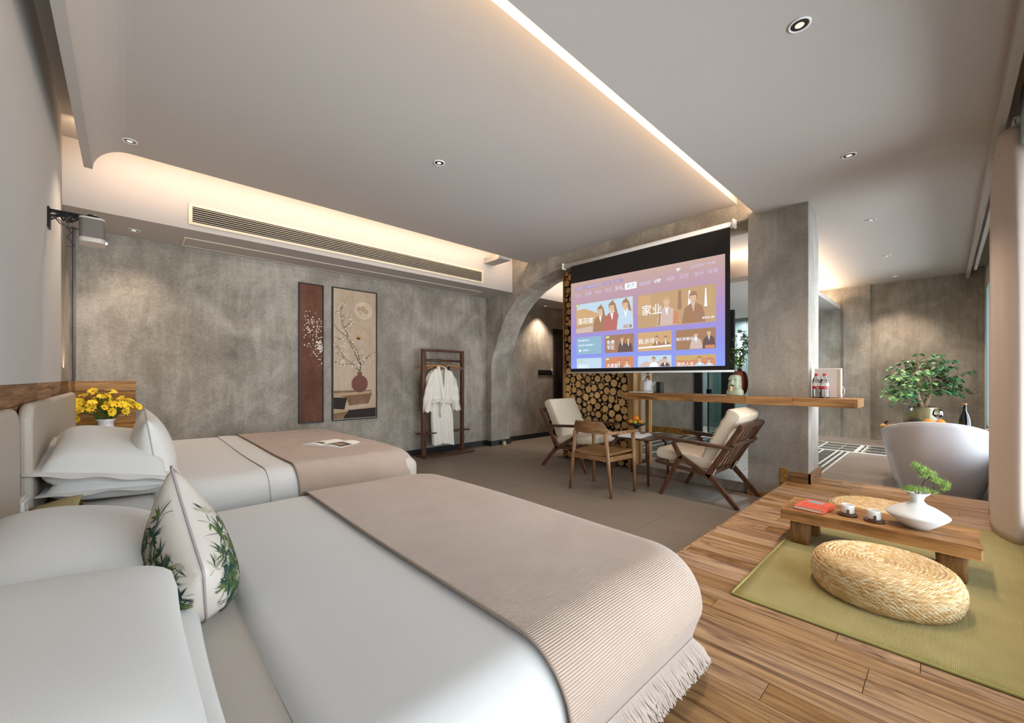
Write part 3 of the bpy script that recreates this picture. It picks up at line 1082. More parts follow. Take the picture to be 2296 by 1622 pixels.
# ------------------------------------------------------------------ headboards
def headboard(y0, y1, label):
    z0, z1 = 0.25, 1.10
    Rr = 0.10
    prof = [(y0, z0), (y1, z0)]
    for k in range(9):
        a = pi / 2 * k / 8
        prof.append((y1 - Rr + Rr * cos(a), z1 - Rr + Rr * sin(a)))
    for k in range(9):
        a = pi / 2 * k / 8
        prof.append((y0 + Rr - Rr * sin(a), z1 - Rr + Rr * cos(a)))
    t = thing('headboard', label, 'headboard', (-0.36, y0, z0))
    MB().prism(prof, 'X', -0.358, -0.31).build('padded_panel', 'headboard', t, bevel=0.022, bseg=4)
    return t
headboard(0.42, 2.55, 'beige padded headboard behind the near bed at the left edge')
headboard(2.83, 5.0, 'beige padded headboard with rounded corners behind the far bed')


# ------------------------------------------------------------------ pillows and cushions
def pillow_fn(w_, h_, t_, pinch=0.05, pw=4, ex=0.5):
    def f(u, v, side):
        a, b = 2 * u - 1, 2 * v - 1
        x = a * w_ / 2 * (1 - pinch * (1 - b * b) * abs(a) ** 3)
        y = b * h_ / 2 * (1 - pinch * (1 - a * a) * abs(b) ** 3)
        th = t_ / 2 * (max(0, 1 - abs(a) ** pw) * max(0, 1 - abs(b) ** pw)) ** ex
        return Vector((x, y, side * th))
    return f


def pillow(name, label, cat, w_, h_, t_, mat, loc, rot, flange=0.0, piping=None, n=26, sag=0.0, group=None, warp=None, pinch=0.05, pw=4, ex=.5):
    """rot: Matrix 3x3 taking local (x wide, y tall, z thick) to the world"""
    f = pillow_fn(w_, h_, t_, pinch, pw, ex)
    def P(u, v, side):
        p = f(u, v, side)
        if warp: p = warp(p)
        return rot @ p + Vector(loc)
    m = MB()
    m.grid(lambda u, v: P(u, v, 1), n, n)
    m.grid(lambda u, v: P(u, v, -1), n, n, flip=True)
    if flange:
        def ring(u, v):
            k = u * 4
            s = int(min(k, 3.999)); q = k - s
            a, b = [(q, 0), (1, q), (1 - q, 1), (0, 1 - q)][s]
            p = f(a, b, 0)
            c = Vector((2 * a - 1, 2 * b - 1, 0))
            sg = Vector((max(-1, min(1, c.x * (1 if abs(c.x) > .999 else 0))), max(-1, min(1, c.y * (1 if abs(c.y) > .999 else 0))), 0))
            p = p + sg * flange * v + Vector((0, 0, 0.006 * sin(u * 60) * v - .012 * v))
            if warp: p = warp(p)
            return rot @ p + Vector(loc)
        m.grid(ring, 4 * n, 3)
    o = tag(m.build(name, mat, None, weld=not flange), label, cat, group)
    if piping:
        pts = []
        for s in range(4):
            for i in range(n):
                q = i / n
                a, b = [(q, 0), (1, q), (1 - q, 1), (0, 1 - q)][s]
                pts.append(P(a, b, 0))
        MB().tube(pts, 0.0032, 6, closed=True).build('piping', piping, o)
    return o, P


def basis(ex, ey):
    ex = Vector(ex).normalized()
    ez = ex.cross(Vector(ey)).normalized()
    ey = ez.cross(ex)
    return Matrix(((ex.x, ey.x, ez.x), (ex.y, ey.y, ez.y), (ex.z, ey.z, ez.z)))

# pillow length runs along Y, width along X, lying tilted up on the headboard
TILT = basis((0, 1, 0), (-1, 0, 0.28))
pillow('pillow', 'plump white pillow filling the lower left corner of the picture, on the near bed', 'pillow', .78, .44, .20, 'linen', (-0.125, 0.97, .725), basis((0, 1, .0), (-1, 0, .10)), ex=.42)
pillow('pillow', 'white pillow under the nearest pillow, one corner showing beside the bamboo cushion', 'pillow', .80, .46, .13, 'linen', (-0.09, 0.98, .605), basis((0.0, 1, .0), (-1, .0, .02)))
pillow('pillow', 'broad white pillow behind the bamboo cushion, against the near headboard', 'pillow', .74, .46, .22, 'linen', (-0.10, 1.80, .69), basis((0, 1, .0), (-1, 0, .22)), ex=.5, pw=2.2)
pillow('pillow', 'white pillow with a flat border lying on top of the far bed stack', 'pillow', .72, .46, .25, 'linen', (-0.07, 3.20, .785), basis((0, 1, .12), (-1, 0, .20)), flange=.045, ex=.45)
pillow('pillow', 'lower white pillow of the far bed stack, beside the wicker basket', 'pillow', .72, .50, .15, 'linen', (-0.03, 3.20, .665), basis((0, 1, 0), (-1, 0, .06)), flange=.03)

# white cushion leaning on the far stack
pillow('cushion', 'square off-white cushion standing against the pillows of the far bed', 'cushion', .40, .41, .19, 'cushion_white', (0.105, 3.10, .815), basis((.0, .98, .12), (-.14, -.12, 1)), piping='cushion_seam', pw=2.2, warp=lambda p: Vector((p.x, p.y, p.z * (1 - 1.2 * p.y))))[0]


# bamboo cushion: print made as flat leaves laid on the cloth of the cushion
CB = basis((-.10, .82, .52), (-.10, -.52, .85))
def squash(p):
    k = 1 - 1.3 * p.y
    if p.x < 0 and p.y < 0:
        q = min(-p.x, -p.y) / .2
        p = Vector((p.x * (1 - .45 * q), p.y * (1 - .45 * q), p.z))
    return Vector((p.x, p.y, p.z * k))
bc, BP = pillow('cushion', 'square cushion printed with green bamboo leaves on the near bed', 'cushion', .40, .41, .21, 'cushion', (0.135, 1.51, .68), CB, piping='piping', pw=2.4, warp=squash)
def print_leaves(P, seeds, n_clusters, mats):
    mb = MB()
    rr = random.Random(seeds)
    def leaf(u, v, ang, ln, wd, side, mi):
        ca, sa = cos(ang), sin(ang)
        k = 5
        vs = []
        for i in range(k + 1):
            q = i / k
            wv = wd * sin(pi * min(1, q * 1.05) ** .8) * (1 - q * .3)
            for sgn in (-1, 1):
                uu = u + ca * ln * q - sa * wv * sgn
                vv = v + sa * ln * q + ca * wv * sgn
                uu, vv = min(max(uu, .015), .985), min(max(vv, .015), .985)
                p = P(uu, vv, side)
                e = 0.004
                du = P(min(uu + e, .99), vv, side) - P(max(uu - e, .01), vv, side)
                dv = P(uu, min(vv + e, .99), side) - P(uu, max(vv - e, .01), side)
                nrm = du.cross(dv).normalized() * side
                vs.append(p + nrm * 0.0012)
        fs = [(2 * i, 2 * i + 1, 2 * i + 3, 2 * i + 2) for i in range(k)]
        mb.add(vs, fs, mi, True)
    for side in (1, -1):
        for c in range(n_clusters):
            # clusters gather along a diagonal sweep
            q = rr.random()
            u = .05 + .70 * q ** 1.15 + rr.gauss(0, .05)
            v = .58 - .18 * q + rr.gauss(0, .21)
            if not (.05 < u < .95 and .05 < v < .95): continue
            mi = rr.choices([0, 1, 2], [5, 4, 1.5])[0]
            a0 = rr.uniform(0, 2 * pi)
            for i in range(rr.randint(5, 9)):
                leaf(u, v, a0 + rr.gauss(0, .75), rr.uniform(.06, .14), rr.uniform(.006, .012), side, mi if rr.random() < .8 else 1 - min(mi, 1))
            leaf(u, v, a0 + pi, rr.uniform(.1, .25), .002, side, 0)
    return mb
print_leaves(BP, 4, 150, 3).build('printed_leaves', ['leaf_dark', 'leaf_mid', 'leaf_pale'], bc)

# ------------------------------------------------------------------ magazine on the far bed
def open_book(name, label, cat, loc, rz, w_, h_, thick, cover, pages, pics=None, lift=0.012):
    t = thing(name, label, cat, loc, rz)
    for sgn in (-1, 1):
        def pg(u, v, top):
            x = sgn * w_ * u
            z = 0.001 + thick * (1 - .5 * u) * (1 if top else 0) + (lift * sin(pi * min(1, u * 1.15)) if top else 0)
            return (x, (v - .5) * h_, z)
        m = MB()
        m.grid(lambda u, v: pg(u, v, 1), 12, 1, flip=sgn < 0)
        m.grid(lambda u, v: pg(u, v, 0), 12, 1, flip=sgn > 0)
        for v in (0, 1):
            m.grid(lambda u, q, v=v: pg(u, v, 0) if q < .5 else pg(u, v, 1), 12, 1)
        m.grid(lambda q, v: pg(1, v, 0) if q < .5 else pg(1, v, 1), 1, 1)
        if pics:
            for (s2, u0, u1, v0, v1, mi) in pics:
                if s2 == sgn:
                    m.grid(lambda u, v: (lambda p: (p[0], p[1], p[2] + .0008))(pg(u0 + (u1 - u0) * u, v0 + (v1 - v0) * v, 1)), 6, 1, mi=mi, flip=sgn < 0)
        m.build('pages', pages, t, local=True)
    MB().box(-w_ - .002, w_ + .002, -h_ / 2 - .002, h_ / 2 + .002, 0, 0.001).build('cover', cover, t, local=True)
    return t
M['paper'] = plain('paper', 'dcd8d2', 0.7)
M['ink_dark'] = plain('printed_dark', '3b3530', 0.6)
M['ink_brown'] = plain('printed_brown', '8a7762', 0.6)
open_book('magazine', 'open glossy magazine with dark photos lying on the far bed throw', 'magazine', (1.285, 3.60, .652), radians(-62),
          .20, .27, .007, 'paper', ['paper', 'ink_dark', 'ink_brown'],
          [(1, .05, .95, .05, .55, 1), (1, .25, .8, .12, .42, 2), (-1, .12, .55, .15, .3, 1), (-1, .62, .66, .2, .8, 2)])

# ------------------------------------------------------------------ bedside
# the narrow stand between the beds with its wicker basket
ns = thing('bedside_stand', 'narrow dark wooden stand between the two beds', 'bedside table', (-0.22, 2.66, 0))
MB().box(-.33, -.10, 2.56, 2.76, 0.0, .56).build('body', 'walnut', ns, bevel=.004)
MB().box(-.335, -.09, 2.55, 2.775, .56, .585).build('top', 'walnut', ns, bevel=.004)
bk = thing('wicker_basket', 'small wicker basket holding brown paper tissues between the beds', 'basket', (-0.245, 2.66, .585))
M['wicker'] = plain('wicker', '8a6437', 0.7, var=0.3, vscale=60)
m = MB()
for k in range(6):
    pts = []
    for i in range(48):
        a = 2 * pi * i / 48
        wob = .003 * (1 if (i + k) % 2 else -1)
        sx_, sy_ = .075 + .005 * k, .085 + .004 * k
        pts.append((-.245 + (sx_ + wob) * max(-1, min(1, 1.25 * cos(a))), 2.66 + (sy_ + wob) * max(-1, min(1, 1.25 * sin(a))), .590 + .0095 * k))
    m.tube(pts, .0052, 6, closed=True)
m.build('weave', 'wicker', bk)
MB().box(-.31, -.18, 2.585, 2.735, .586, .592).build('base', 'wicker', bk)
tp = MB()
tp.grid(lambda u, v: (-.315 + .15 * u + .02 * v, 2.60 + .15 * v, .645 + .018 * sin(3 * u + 2) * cos(4 * v) + .02 * v), 8, 8)
M['tissue'] = plain('tissue_paper', '97875c', 0.9)
tag(tp.build('paper_napkin', 'tissue', None, solid=.002), 'folded yellowish paper napkin lying in the wicker basket', 'napkin')

# stand behind the pillows with the flowers
ns = thing('bedside_cabinet', 'low wooden cabinet in the corner under the yellow flowers', 'bedside table', (-0.12, 5.35, 0))
MB().box(-.32, .10, 5.14, 5.62, 0.0, .55).build('body', 'walnut', ns, bevel=.004)
MB().box(-.325, .11, 5.12, 5.64, .55, .575).build('top', 'plank_n', ns, bevel=.004)
MB().box(.10, .112, 5.17, 5.59, .30, .52).build('drawer', 'walnut', ns, bevel=.002)
vz = thing('flower_vase', 'white ceramic vase full of bright yellow flowers behind the far pillows', 'vase', (-0.145, 5.34, .575))
MB().lathe([(.045, 0), (.07, .02), (.085, .08), (.075, .15), (.055, .2), (.055, .235), (.072, .262), (.068, .262), (.05, .235), (.05, .2), (.0, .19)], (-0.145, 5.34, .575)).build('vase_body', 'white_ceramic', vz)
M['petal'] = plain('yellow_petal', 'f8d014', 0.6, var=0.15, vscale=30, sheen=.2)
M['petal_core'] = plain('flower_centre', 'c0640a', 0.8)
M['stem_green'] = plain('flower_stem', '4d6a26', 0.6)
M['leaf_green'] = plain('leaf_green', '4f7a2c', 0.55, var=0.25, vscale=9)
M['leaf_bright'] = plain('leaf_bright', '6f9a35', 0.55, var=0.25, vscale=9)
M['leaf_tree'] = plain('tree_leaf', '3f7046', 0.5, var=0.3, vscale=7)
# flower head mesh, faces +Z
fh = MB()
for i in range(9):
    a = 2 * pi * i / 9
    ca, sa = cos(a), sin(a)
    def P_(r, wv, z): return (r * ca - wv * sa, r * sa + wv * ca, z)
    fh.add([P_(.004, 0, 0), P_(.018, -.008, .010), P_(.031, -.009, .013), P_(.039, 0, .008 + .006 * (i % 2)), P_(.031, .009, .013), P_(.018, .008, .010)],
           [(0, 1, 5), (1, 2, 4, 5), (2, 3, 4)], 0, True)
fh.sphere((0, 0, .004), .0055, 8, 5, 1, (1, 1, .6))
fh_me = fh.build('tmp', ['petal', 'petal_core']).data
tmp = [o for o in COL.objects if o.name == 'tmp'][0]
bpy.data.objects.remove(tmp)
fh_me.name = 'flower_head'
rf = random.Random(21)
stems = MB()
neck = Vector((-0.145, 5.34, .82))
for i in range(74):
    a = rf.uniform(0, 2 * pi)
    el = rf.uniform(.02, 1.0)
    d = Vector((cos(a) * sqrt(el) * .24, sin(a) * sqrt(el) * .20, .27 - .17 * el + rf.uniform(-.09, .03)))
    tip = neck + d
    if tip.x < -.33: tip.x = -.33 + rf.uniform(0, .03)
    if tip.y > 5.63: tip.y = 5.60
    mid = neck + d * .5 + Vector((0, 0, .03))
    base = neck + Vector((d.x * .12, d.y * .12, -.04))
    stems.tube([base, mid, tip], .0018, 5, cap=False)
    dirv = (d.normalized() * 1.2 + Vector((.1 + rf.gauss(0, .8), -.4 + rf.gauss(0, .6), .2 + rf.gauss(0, .4)))).normalized()
    q = dirv.to_track_quat('Z', 'Y').to_euler()
    s_ = rf.uniform(.75, 1.15)
    share('flower_head', fh_me, vz, tip, q, (s_, s_, s_))
for i in range(70):
    a = rf.uniform(0, 2 * pi); el = rf.uniform(.1, 1)
    p = neck + Vector((cos(a) * el * .18, sin(a) * el * .15, rf.uniform(0.0, .2)))
    dd = Vector((cos(a), sin(a), .8)).normalized() * rf.uniform(.03, .06)
    sd = dd.cross(Vector((0, 0, 1))).normalized() * .008
    stems.add([p, p + dd * .5 + sd, p + dd, p + dd * .5 - sd], [(0, 1, 2, 3)], 1, True)
stems.build('stems', ['stem_green', 'leaf_green'], vz)

# wall socket beside the near headboard
so = thing('wall_socket', 'white double socket on the dark boards between the headboards', 'socket', (-0.35, 2.70, .62))
MB().box(-.352, -.325, 2.64, 2.80, .585, .70).build('back_box', 'white_plastic', so, bevel=.004)
MB().box(-.325, -.315, 2.645, 2.795, .59, .695).build('face_plate', 'white_plastic', so, bevel=.003)
for i in range(2):
    MB().box(-.315, -.3135, 2.662 + .07 * i, 2.702 + .07 * i, .62, .665).build('outlet', 'cream_plastic', so)
# low grey socket on the concrete wall
so = thing('wall_socket', 'grey wall socket low on the concrete wall above the far bed', 'socket', (2.17, NY, .28))
M['grey_plate'] = plain('grey_plate', '6e6a66', 0.5)
MB().box(2.12, 2.22, NY - .008, NY, .30, .385).build('face_plate', 'grey_plate', so, bevel=.003)
MB().box(2.14, 2.20, NY - .0095, NY - .008, .325, .36).build('outlet', 'black', so)

# corner conduit
cd = MB().tube([(-.365, NY - .022, 1.19), (-.365, NY - .022, 2.65)], .011, 10)
M['pipe_grey'] = plain('conduit_grey', '7d7a78', 0.5)
tag(cd.build('conduit', 'pipe_grey'), 'thin grey conduit rising in the corner above the wood panel', 'pipe')

# ------------------------------------------------------------------ projector on its bracket
br = thing('projector_bracket', 'black L-shaped wall bracket with cables carrying the projector', 'bracket', (-0.36, 3.85, 2.22))
MB().box(-.36, -.350, 3.81, 3.89, 2.155, 2.285).build('wall_plate', 'black_metal', br, bevel=.003)
MB().box(-.35, -.13, 3.825, 3.875, 2.262, 2.275).build('arm', 'black_metal', br, bevel=.003)
MB().bar((-.345, 3.85, 2.24), (-.22, 3.85, 2.258), .03, .01, side=(0, 1, 0)).build('brace', 'black_metal', br, bevel=.002)
MB().lathe([(.026, 0), (.028, .006), (.022, .012), (0, .012)], (-.165, 3.85, 2.275), 20).build('knob', 'black', br)
rc_ = random.Random(2)
cab = MB()
for i in range(7):
    pts = []
    ph = rc_.uniform(0, 6)
    for k in range(16):
        q = k / 15
        pts.append((-.345 + .15 * q + .012 * sin(9 * q + ph), 3.85 + .025 * sin(7 * q + ph * 2), 2.238 + .02 * sin(11 * q + ph)))
    cab.tube(pts, .0028, 5)
cab.tube([(-.33, 3.85, 2.23), (-.31, 3.86, 2.20), (-.27, 3.87, 2.185), (-.22, 3.86, 2.183), (-.20, 3.85, 2.18)], .0035, 6)
cab.tube([(-.32, 3.86, 2.23), (-.28, 3.9, 2.19), (-.265, 3.92, 2.165), (-.285, 3.93, 2.14), (-.26, 3.93, 2.10), (-.25, 3.92, 2.085), (-.27, 3.94, 2.08), (-.30, 4.0, 2.09)], .0022, 5)
cab.build('cable', 'black', br)
pj_ = thing('projector', 'grey and white home projector with a glowing blue lens hanging under the bracket', 'projector', (-.165, 3.85, 2.10))
def rrect(cx, cy, hx, hy, r, z, n=6):
    out = []
    for (sx_, sy_, a0) in ((1, 1, 0), (-1, 1, 90), (-1, -1, 180), (1, -1, 270)):
        for k in range(n + 1):
            a = radians(a0 + 90 * k / n)
            out.append((cx + sx_ * (hx - r) + r * cos(a), cy + sy_ * (hy - r) + r * sin(a), z))
    return out
def loft(mb, rings, mi=0, cap=True):
    n = len(rings[0]); vs = [p for r in rings for p in r]; fs = []
    for i in range(len(rings) - 1):
        for j in range(n):
            j2 = (j + 1) % n
            fs.append((i * n + j, i * n + j2, (i + 1) * n + j2, (i + 1) * n + j))
    mb.add(vs, fs, mi, True)
    if cap:
        b = len(mb.v) - len(vs)
        mb.f += [[b + j for j in range(n)][::-1], [b + (len(rings) - 1) * n + j for j in range(n)]]
        mb.m += [mi, mi]; mb.s += [False, False]
    return mb
cx_, cy_ = -.165, 3.85
M['proj_mesh'] = plain('speaker_mesh', '6b635a', 0.5, bump=.4, bscale=500)
M['proj_shell'] = plain('projector_shell', 'b8aea2', 0.35)
loft(MB(), [rrect(cx_, cy_, .060, .075, .03, z) for z in (2.125, 2.245)]).build('body', 'proj_mesh', pj_, bevel=.003)
loft(MB(), [rrect(cx_, cy_, .061, .076, .031, z) for z in (2.095, 2.126)]).build('lower_band', 'proj_shell', pj_, bevel=.004)
loft(MB(), [rrect(cx_, cy_, .061, .076, .031, z) for z in (2.244, 2.258)]).build('lid', 'proj_shell', pj_, bevel=.005)
MB().box(cx_ + .052, cx_ + .0625, cy_ - .045, cy_ + .03, 2.100, 2.121).build('lens_window', 'black', pj_, bevel=.003)
M['lens_glow'] = emit('lens_glow', (.35, .6, 1.0), 14)
MB().sphere((cx_ + .062, cy_ - .02, 2.111), .009, 12, 8).build('lens', 'lens_glow', pj_)

# ------------------------------------------------------------------ pictures on the north wall
def picture(name, label, x0, x1, z0, z1):
    t = thing(name, label, 'picture', (x0, NY, z0))
    fw = .014
    f = MB()
    f.box(x0, x1, NY - .035, NY - .002, z0, z0 + fw).box(x0, x1, NY - .035, NY - .002, z1 - fw, z1)
    f.box(x0, x0 + fw, NY - .035, NY - .002, z0 + fw, z1 - fw).box(x1 - fw, x1, NY - .035, NY - .002, z0 + fw, z1 - fw)
    f.build('frame', 'black', t, bevel=.002)
    return t
M['art_brown'] = concrete('art_brown', '48291f', '65402f', '7b5443', 0.8)
M['art_sand'] = concrete('art_sand', 'a38c74', 'b9a28a', 'c6b29b', 0.85)
M['art_moon'] = concrete('art_moon', 'b59a80', 'cdb9a0', 'dccdb8', 0.85)
M['art_stone'] = concrete('art_stone', '4b3626', '7b5f47', '9c8062', 0.85)
M['art_stone_top'] = plain('art_stone_top', 'b29574', 0.85)
M['art_dark'] = plain('art_dark', '2e211c', 0.85)
M['art_vase'] = plain('art_vase', '6d3a28', 0.6, var=.2, vscale=4)
M['art_twig'] = plain('art_twig', '2f211b', 0.85)
M['art_blossom'] = plain('art_blossom', 'd9cdb9', 0.85)
M['art_gold'] = plain('art_butterfly', 'b98a3c', 0.8)
ra = random.Random(31)
def art_build(t, x0, x1, z0, z1, bg, draw):
    y = NY - .020
    m = MB()
    m.poly([(x0 + .012, y, z0 + .012), (x1 - .012, y, z0 + .012), (x1 - .012, y, z1 - .012), (x0 + .012, y, z1 - .012)], 0)
    lay = [0]
    def P(u, v):
        return (x0 + u * (x1 - x0), y - .0006 * (1 + lay[0]), z0 + v * (z1 - z0))
    def poly(pts, mi):
        pts = [(min(max(u, .03), .97), min(max(v, .012), .988)) for u, v in pts]
        m.poly([P(u, v) for u, v in pts], mi); lay[0] += 0.02
    def line(pts, w0, w1, mi):
        asp = (z1 - z0) / (x1 - x0)
        L, Rr = [], []
        for i, (u, v) in enumerate(pts):
            a = pts[max(i - 1, 0)]; b = pts[min(i + 1, len(pts) - 1)]
            dx, dz = (b[0] - a[0]), (b[1] - a[1]) * asp
            n = sqrt(dx * dx + dz * dz) or 1
            wv = (w0 + (w1 - w0) * i / max(1, len(pts) - 1)) / (x1 - x0)
            L.append((u - dz / n * wv, v + dx / n * wv / asp)); Rr.append((u + dz / n * wv, v - dx / n * wv / asp))
        for i in range(len(pts) - 1):
            poly([L[i], L[i + 1], Rr[i + 1], Rr[i]], mi)
    def blob(u, v, r, mi, n=7):
        asp = (z1 - z0) / (x1 - x0)
        rr = r / (x1 - x0)
        poly([(u + rr * cos(2 * pi * k / n), v + rr * sin(2 * pi * k / n) / asp) for k in range(n)], mi)
    draw(poly, line, blob)
    return m

def draw_big(poly, line, blob):
    # stone shelf, dark faces, jar, moon, branch with blossoms
    poly([(.03, .205), (.62, .215), (.90, .235), (.88, .225), (.56, .195), (.03, .19)], 3)
    poly([(.03, .19), (.03, .225), (.86, .225), (.88, .19), (.80, .12), (.36, .11), (.30, .17)], 2)
    poly([(.03, .175), (.03, .09), (.26, .08), (.32, .17)], 4)
    poly([(.03, .205), (.86, .218), (.84, .200), (.03, .178)], 3)
    poly([(.03, .09), (.40, .075), (.97, .105), (.97, .085), (.40, .012), (.03, .055)], 3)
    poly([(.35, .075), (.97, .085), (.97, .012), (.22, .012)], 4)
    poly([(.03, .055), (.35, .065), (.20, .012), (.03, .012)], 2)
    pts = []
    for k in range(20):
        a = 2 * pi * k / 20
        pts.append((.60 + .185 * cos(a), .275 + .068 * sin(a)))
    poly(pts, 5)
    poly([(.56, .33), (.64, .33), (.66, .365), (.54, .365)], 5)
    pts = [(.69 + .21 * cos(2 * pi * k / 24), .845 + .07 * sin(2 * pi * k / 24)) for k in range(24)]
    poly(pts, 1)
    for i in range(9):
        a = ra.uniform(0, 6.3); r_ = ra.uniform(0, .11)
        blob(.69 + r_ * cos(a), .845 + r_ * .33 * sin(a), ra.uniform(.012, .035), 3, 9)
    branches = [[(.60, .36), (.63, .42), (.55, .52), (.40, .60), (.25, .70), (.18, .78), (.20, .85), (.30, .92)],
                [(.62, .42), (.48, .52), (.30, .64), (.12, .68), (.04, .72)],
                [(.60, .37), (.45, .43), (.25, .47), (.04, .52)], [(.62, .42), (.72, .47), (.97, .53)],
                [(.45, .43), (.20, .42), (.04, .44)], [(.25, .70), (.34, .73), (.45, .735)], [(.18, .78), (.30, .80), (.38, .79)],
                [(.40, .60), (.25, .60), (.06, .63)], [(.25, .47), (.14, .55), (.05, .57)], [(.20, .85), (.10, .82), (.06, .79)],
                [(.63, .42), (.70, .44), (.80, .50)]]
    for b in branches:
        line(b, .0048 if b is branches[0] or b is branches[1] else .0034, .0012, 6)
        for i in range(len(b) - 1):
            for _ in range(3):
                q = ra.random()
                u = b[i][0] + (b[i + 1][0] - b[i][0]) * q; v = b[i][1] + (b[i + 1][1] - b[i][1]) * q
                du, dv = ra.uniform(-.12, .12), ra.uniform(-.01, .04)
                line([(u, v), (u + du * .6, v + dv * .7), (u + du, v + dv)], .0014, .0006, 6)
    for _ in range(190):
        b = ra.choice(branches[:3] + branches[3:])
        i = ra.randrange(len(b) - 1); q = ra.random()
        u = b[i][0] + (b[i + 1][0] - b[i][0]) * q + ra.gauss(0, .06); v = b[i][1] + (b[i + 1][1] - b[i][1]) * q + ra.gauss(0, .022)
        if v > .40 and (u < .5 or v < .56):
            blob(u, v, ra.uniform(.004, .012), 7, 6)
    poly([(.52, .630), (.56, .655), (.60, .648), (.62, .625), (.57, .622)], 8)
    poly([(.50, .628), (.57, .632), (.62, .628), (.58, .616)], 6)

def draw_small(poly, line, blob):
    for b in ([(.97, .52), (.70, .58), (.48, .66), (.38, .76), (.45, .83)], [(.97, .60), (.75, .64), (.60, .69), (.66, .75)], [(.95, .42), (.5, .52), (.2, .62)],
              [(.48, .66), (.28, .69), (.18, .71)]):
        line(b, .0025, .0008, 6)
        for _ in range(34):
            i = ra.randrange(len(b) - 1); q = ra.random()
            u = b[i][0] + (b[i + 1][0] - b[i][0]) * q + ra.gauss(0, .10); v = b[i][1] + (b[i + 1][1] - b[i][1]) * q + ra.gauss(0, .02)
            if u > .2: blob(u, v, ra.uniform(.003, .010), 7, 6)
    for _ in range(46):
        blob(.85 + ra.gauss(0, .09), .545 + ra.gauss(0, .022), ra.uniform(.005, .012), 7, 6)
    for _ in range(26):
        blob(.82 + ra.gauss(0, .10), .70 + ra.gauss(0, .03), ra.uniform(.004, .010), 7, 6)
mats_art = ['art_sand', 'art_moon', 'art_stone', 'art_stone_top', 'art_dark', 'art_vase', 'art_twig', 'art_blossom', 'art_gold']
pa = picture('picture', 'narrow framed picture with blossom twigs on reddish brown plaster', 1.600, 1.905, .625, 2.445)
art_build(pa, 1.600, 1.905, .625, 2.445, 'art_brown', draw_small).build('print', ['art_brown'] + mats_art[1:], pa)
pb = picture('picture', 'wide framed picture of a moon and a round jar holding blossom branches', 2.015, 2.648, .632, 2.450)
art_build(pb, 2.015, 2.648, .632, 2.450, 'art_sand', draw_big).build('print', mats_art, pb)

# ------------------------------------------------------------------ garment rack and robe
RY = 5.45
rk = thing('garment_rack', 'dark brown wooden garment rack against the concrete wall', 'clothes rack', (3.6, RY, 0))
MB().box(3.235, 4.165, RY - .14, RY + .14, 0.0, .028).build('base', 'walnut', rk, bevel=.004)
MB().box(3.255, 3.315, RY - .03, RY + .03, .028, 1.62).build('post', 'walnut_z', rk, bevel=.004)
MB().box(3.985, 4.03, RY - .03, RY + .03, .028, 1.62).build('post', 'walnut_z', rk, bevel=.004)
MB().box(3.255, 4.03, RY - .03, RY + .03, 1.62, 1.655).build('top_rail', 'walnut', rk, bevel=.004)
MB().tube([(3.31, RY, 1.485), (3.99, RY, 1.485)], .017, 12).build('hanging_rail', 'walnut', rk)
MB().box(3.17, 4.10, RY - .10, RY + .02, .36, .382).build('shelf', 'walnut', rk, bevel=.003)
M['hanger_wood'] = plain('hanger_wood', '9b6a3c', 0.4)
def hanger():
    t = thing('clothes_hanger', '', 'hanger', (0, 0, 0), 0, 'wooden hangers on the garment rack')
    m = MB()
    pts = []
    for k in range(13):
        q = -1 + 2 * k / 12
        pts.append((0, .21 * q, -.075 - .055 * abs(q) ** 1.4))
    m.tube(pts, [.006 + .007 * (1 - abs(-1 + 2 * k / 12)) for k in range(13)], 8, flat=1.5)
    m.build('shoulder_bar', 'hanger_wood', t)
    MB().tube([(0, -.19, -.125), (0, .19, -.125)], .005, 6).build('trouser_bar', 'hanger_wood', t)
    MB().tube([(0, 0, -.075), (0, 0, -.04), (0, .012, -.026)] + [(0, .022 * cos(radians(-50 + 230 * k / 12)), -.003 + .022 * sin(radians(-50 + 230 * k / 12))) for k in range(13)], .0022, 6).build('hook', 'black_metal', t)
    return t
hz = 1.485 + .0005
h0 = hanger(); h0.location = (3.42, RY, hz); h0.rotation_euler = (0, 0, radians(72)); h0['label'] = 'wooden hanger with a black clip at the left end of the rack'
MB().box(-.01, .01, -.18, -.155, -.15, -.095).build('clip', 'black', h0, local=True)
for (xx, rz, lb) in ((3.50, 66, 'wooden hanger directly left of the hanging robe'), (3.585, 20, 'wooden hanger just right of the robe collar'),
                     (3.76, 64, 'first wooden hanger between the robe and the right post'), (3.80, 52, 'last wooden hanger beside the right post of the rack')):
    dup(h0, (xx, RY, hz), radians(rz), lb)

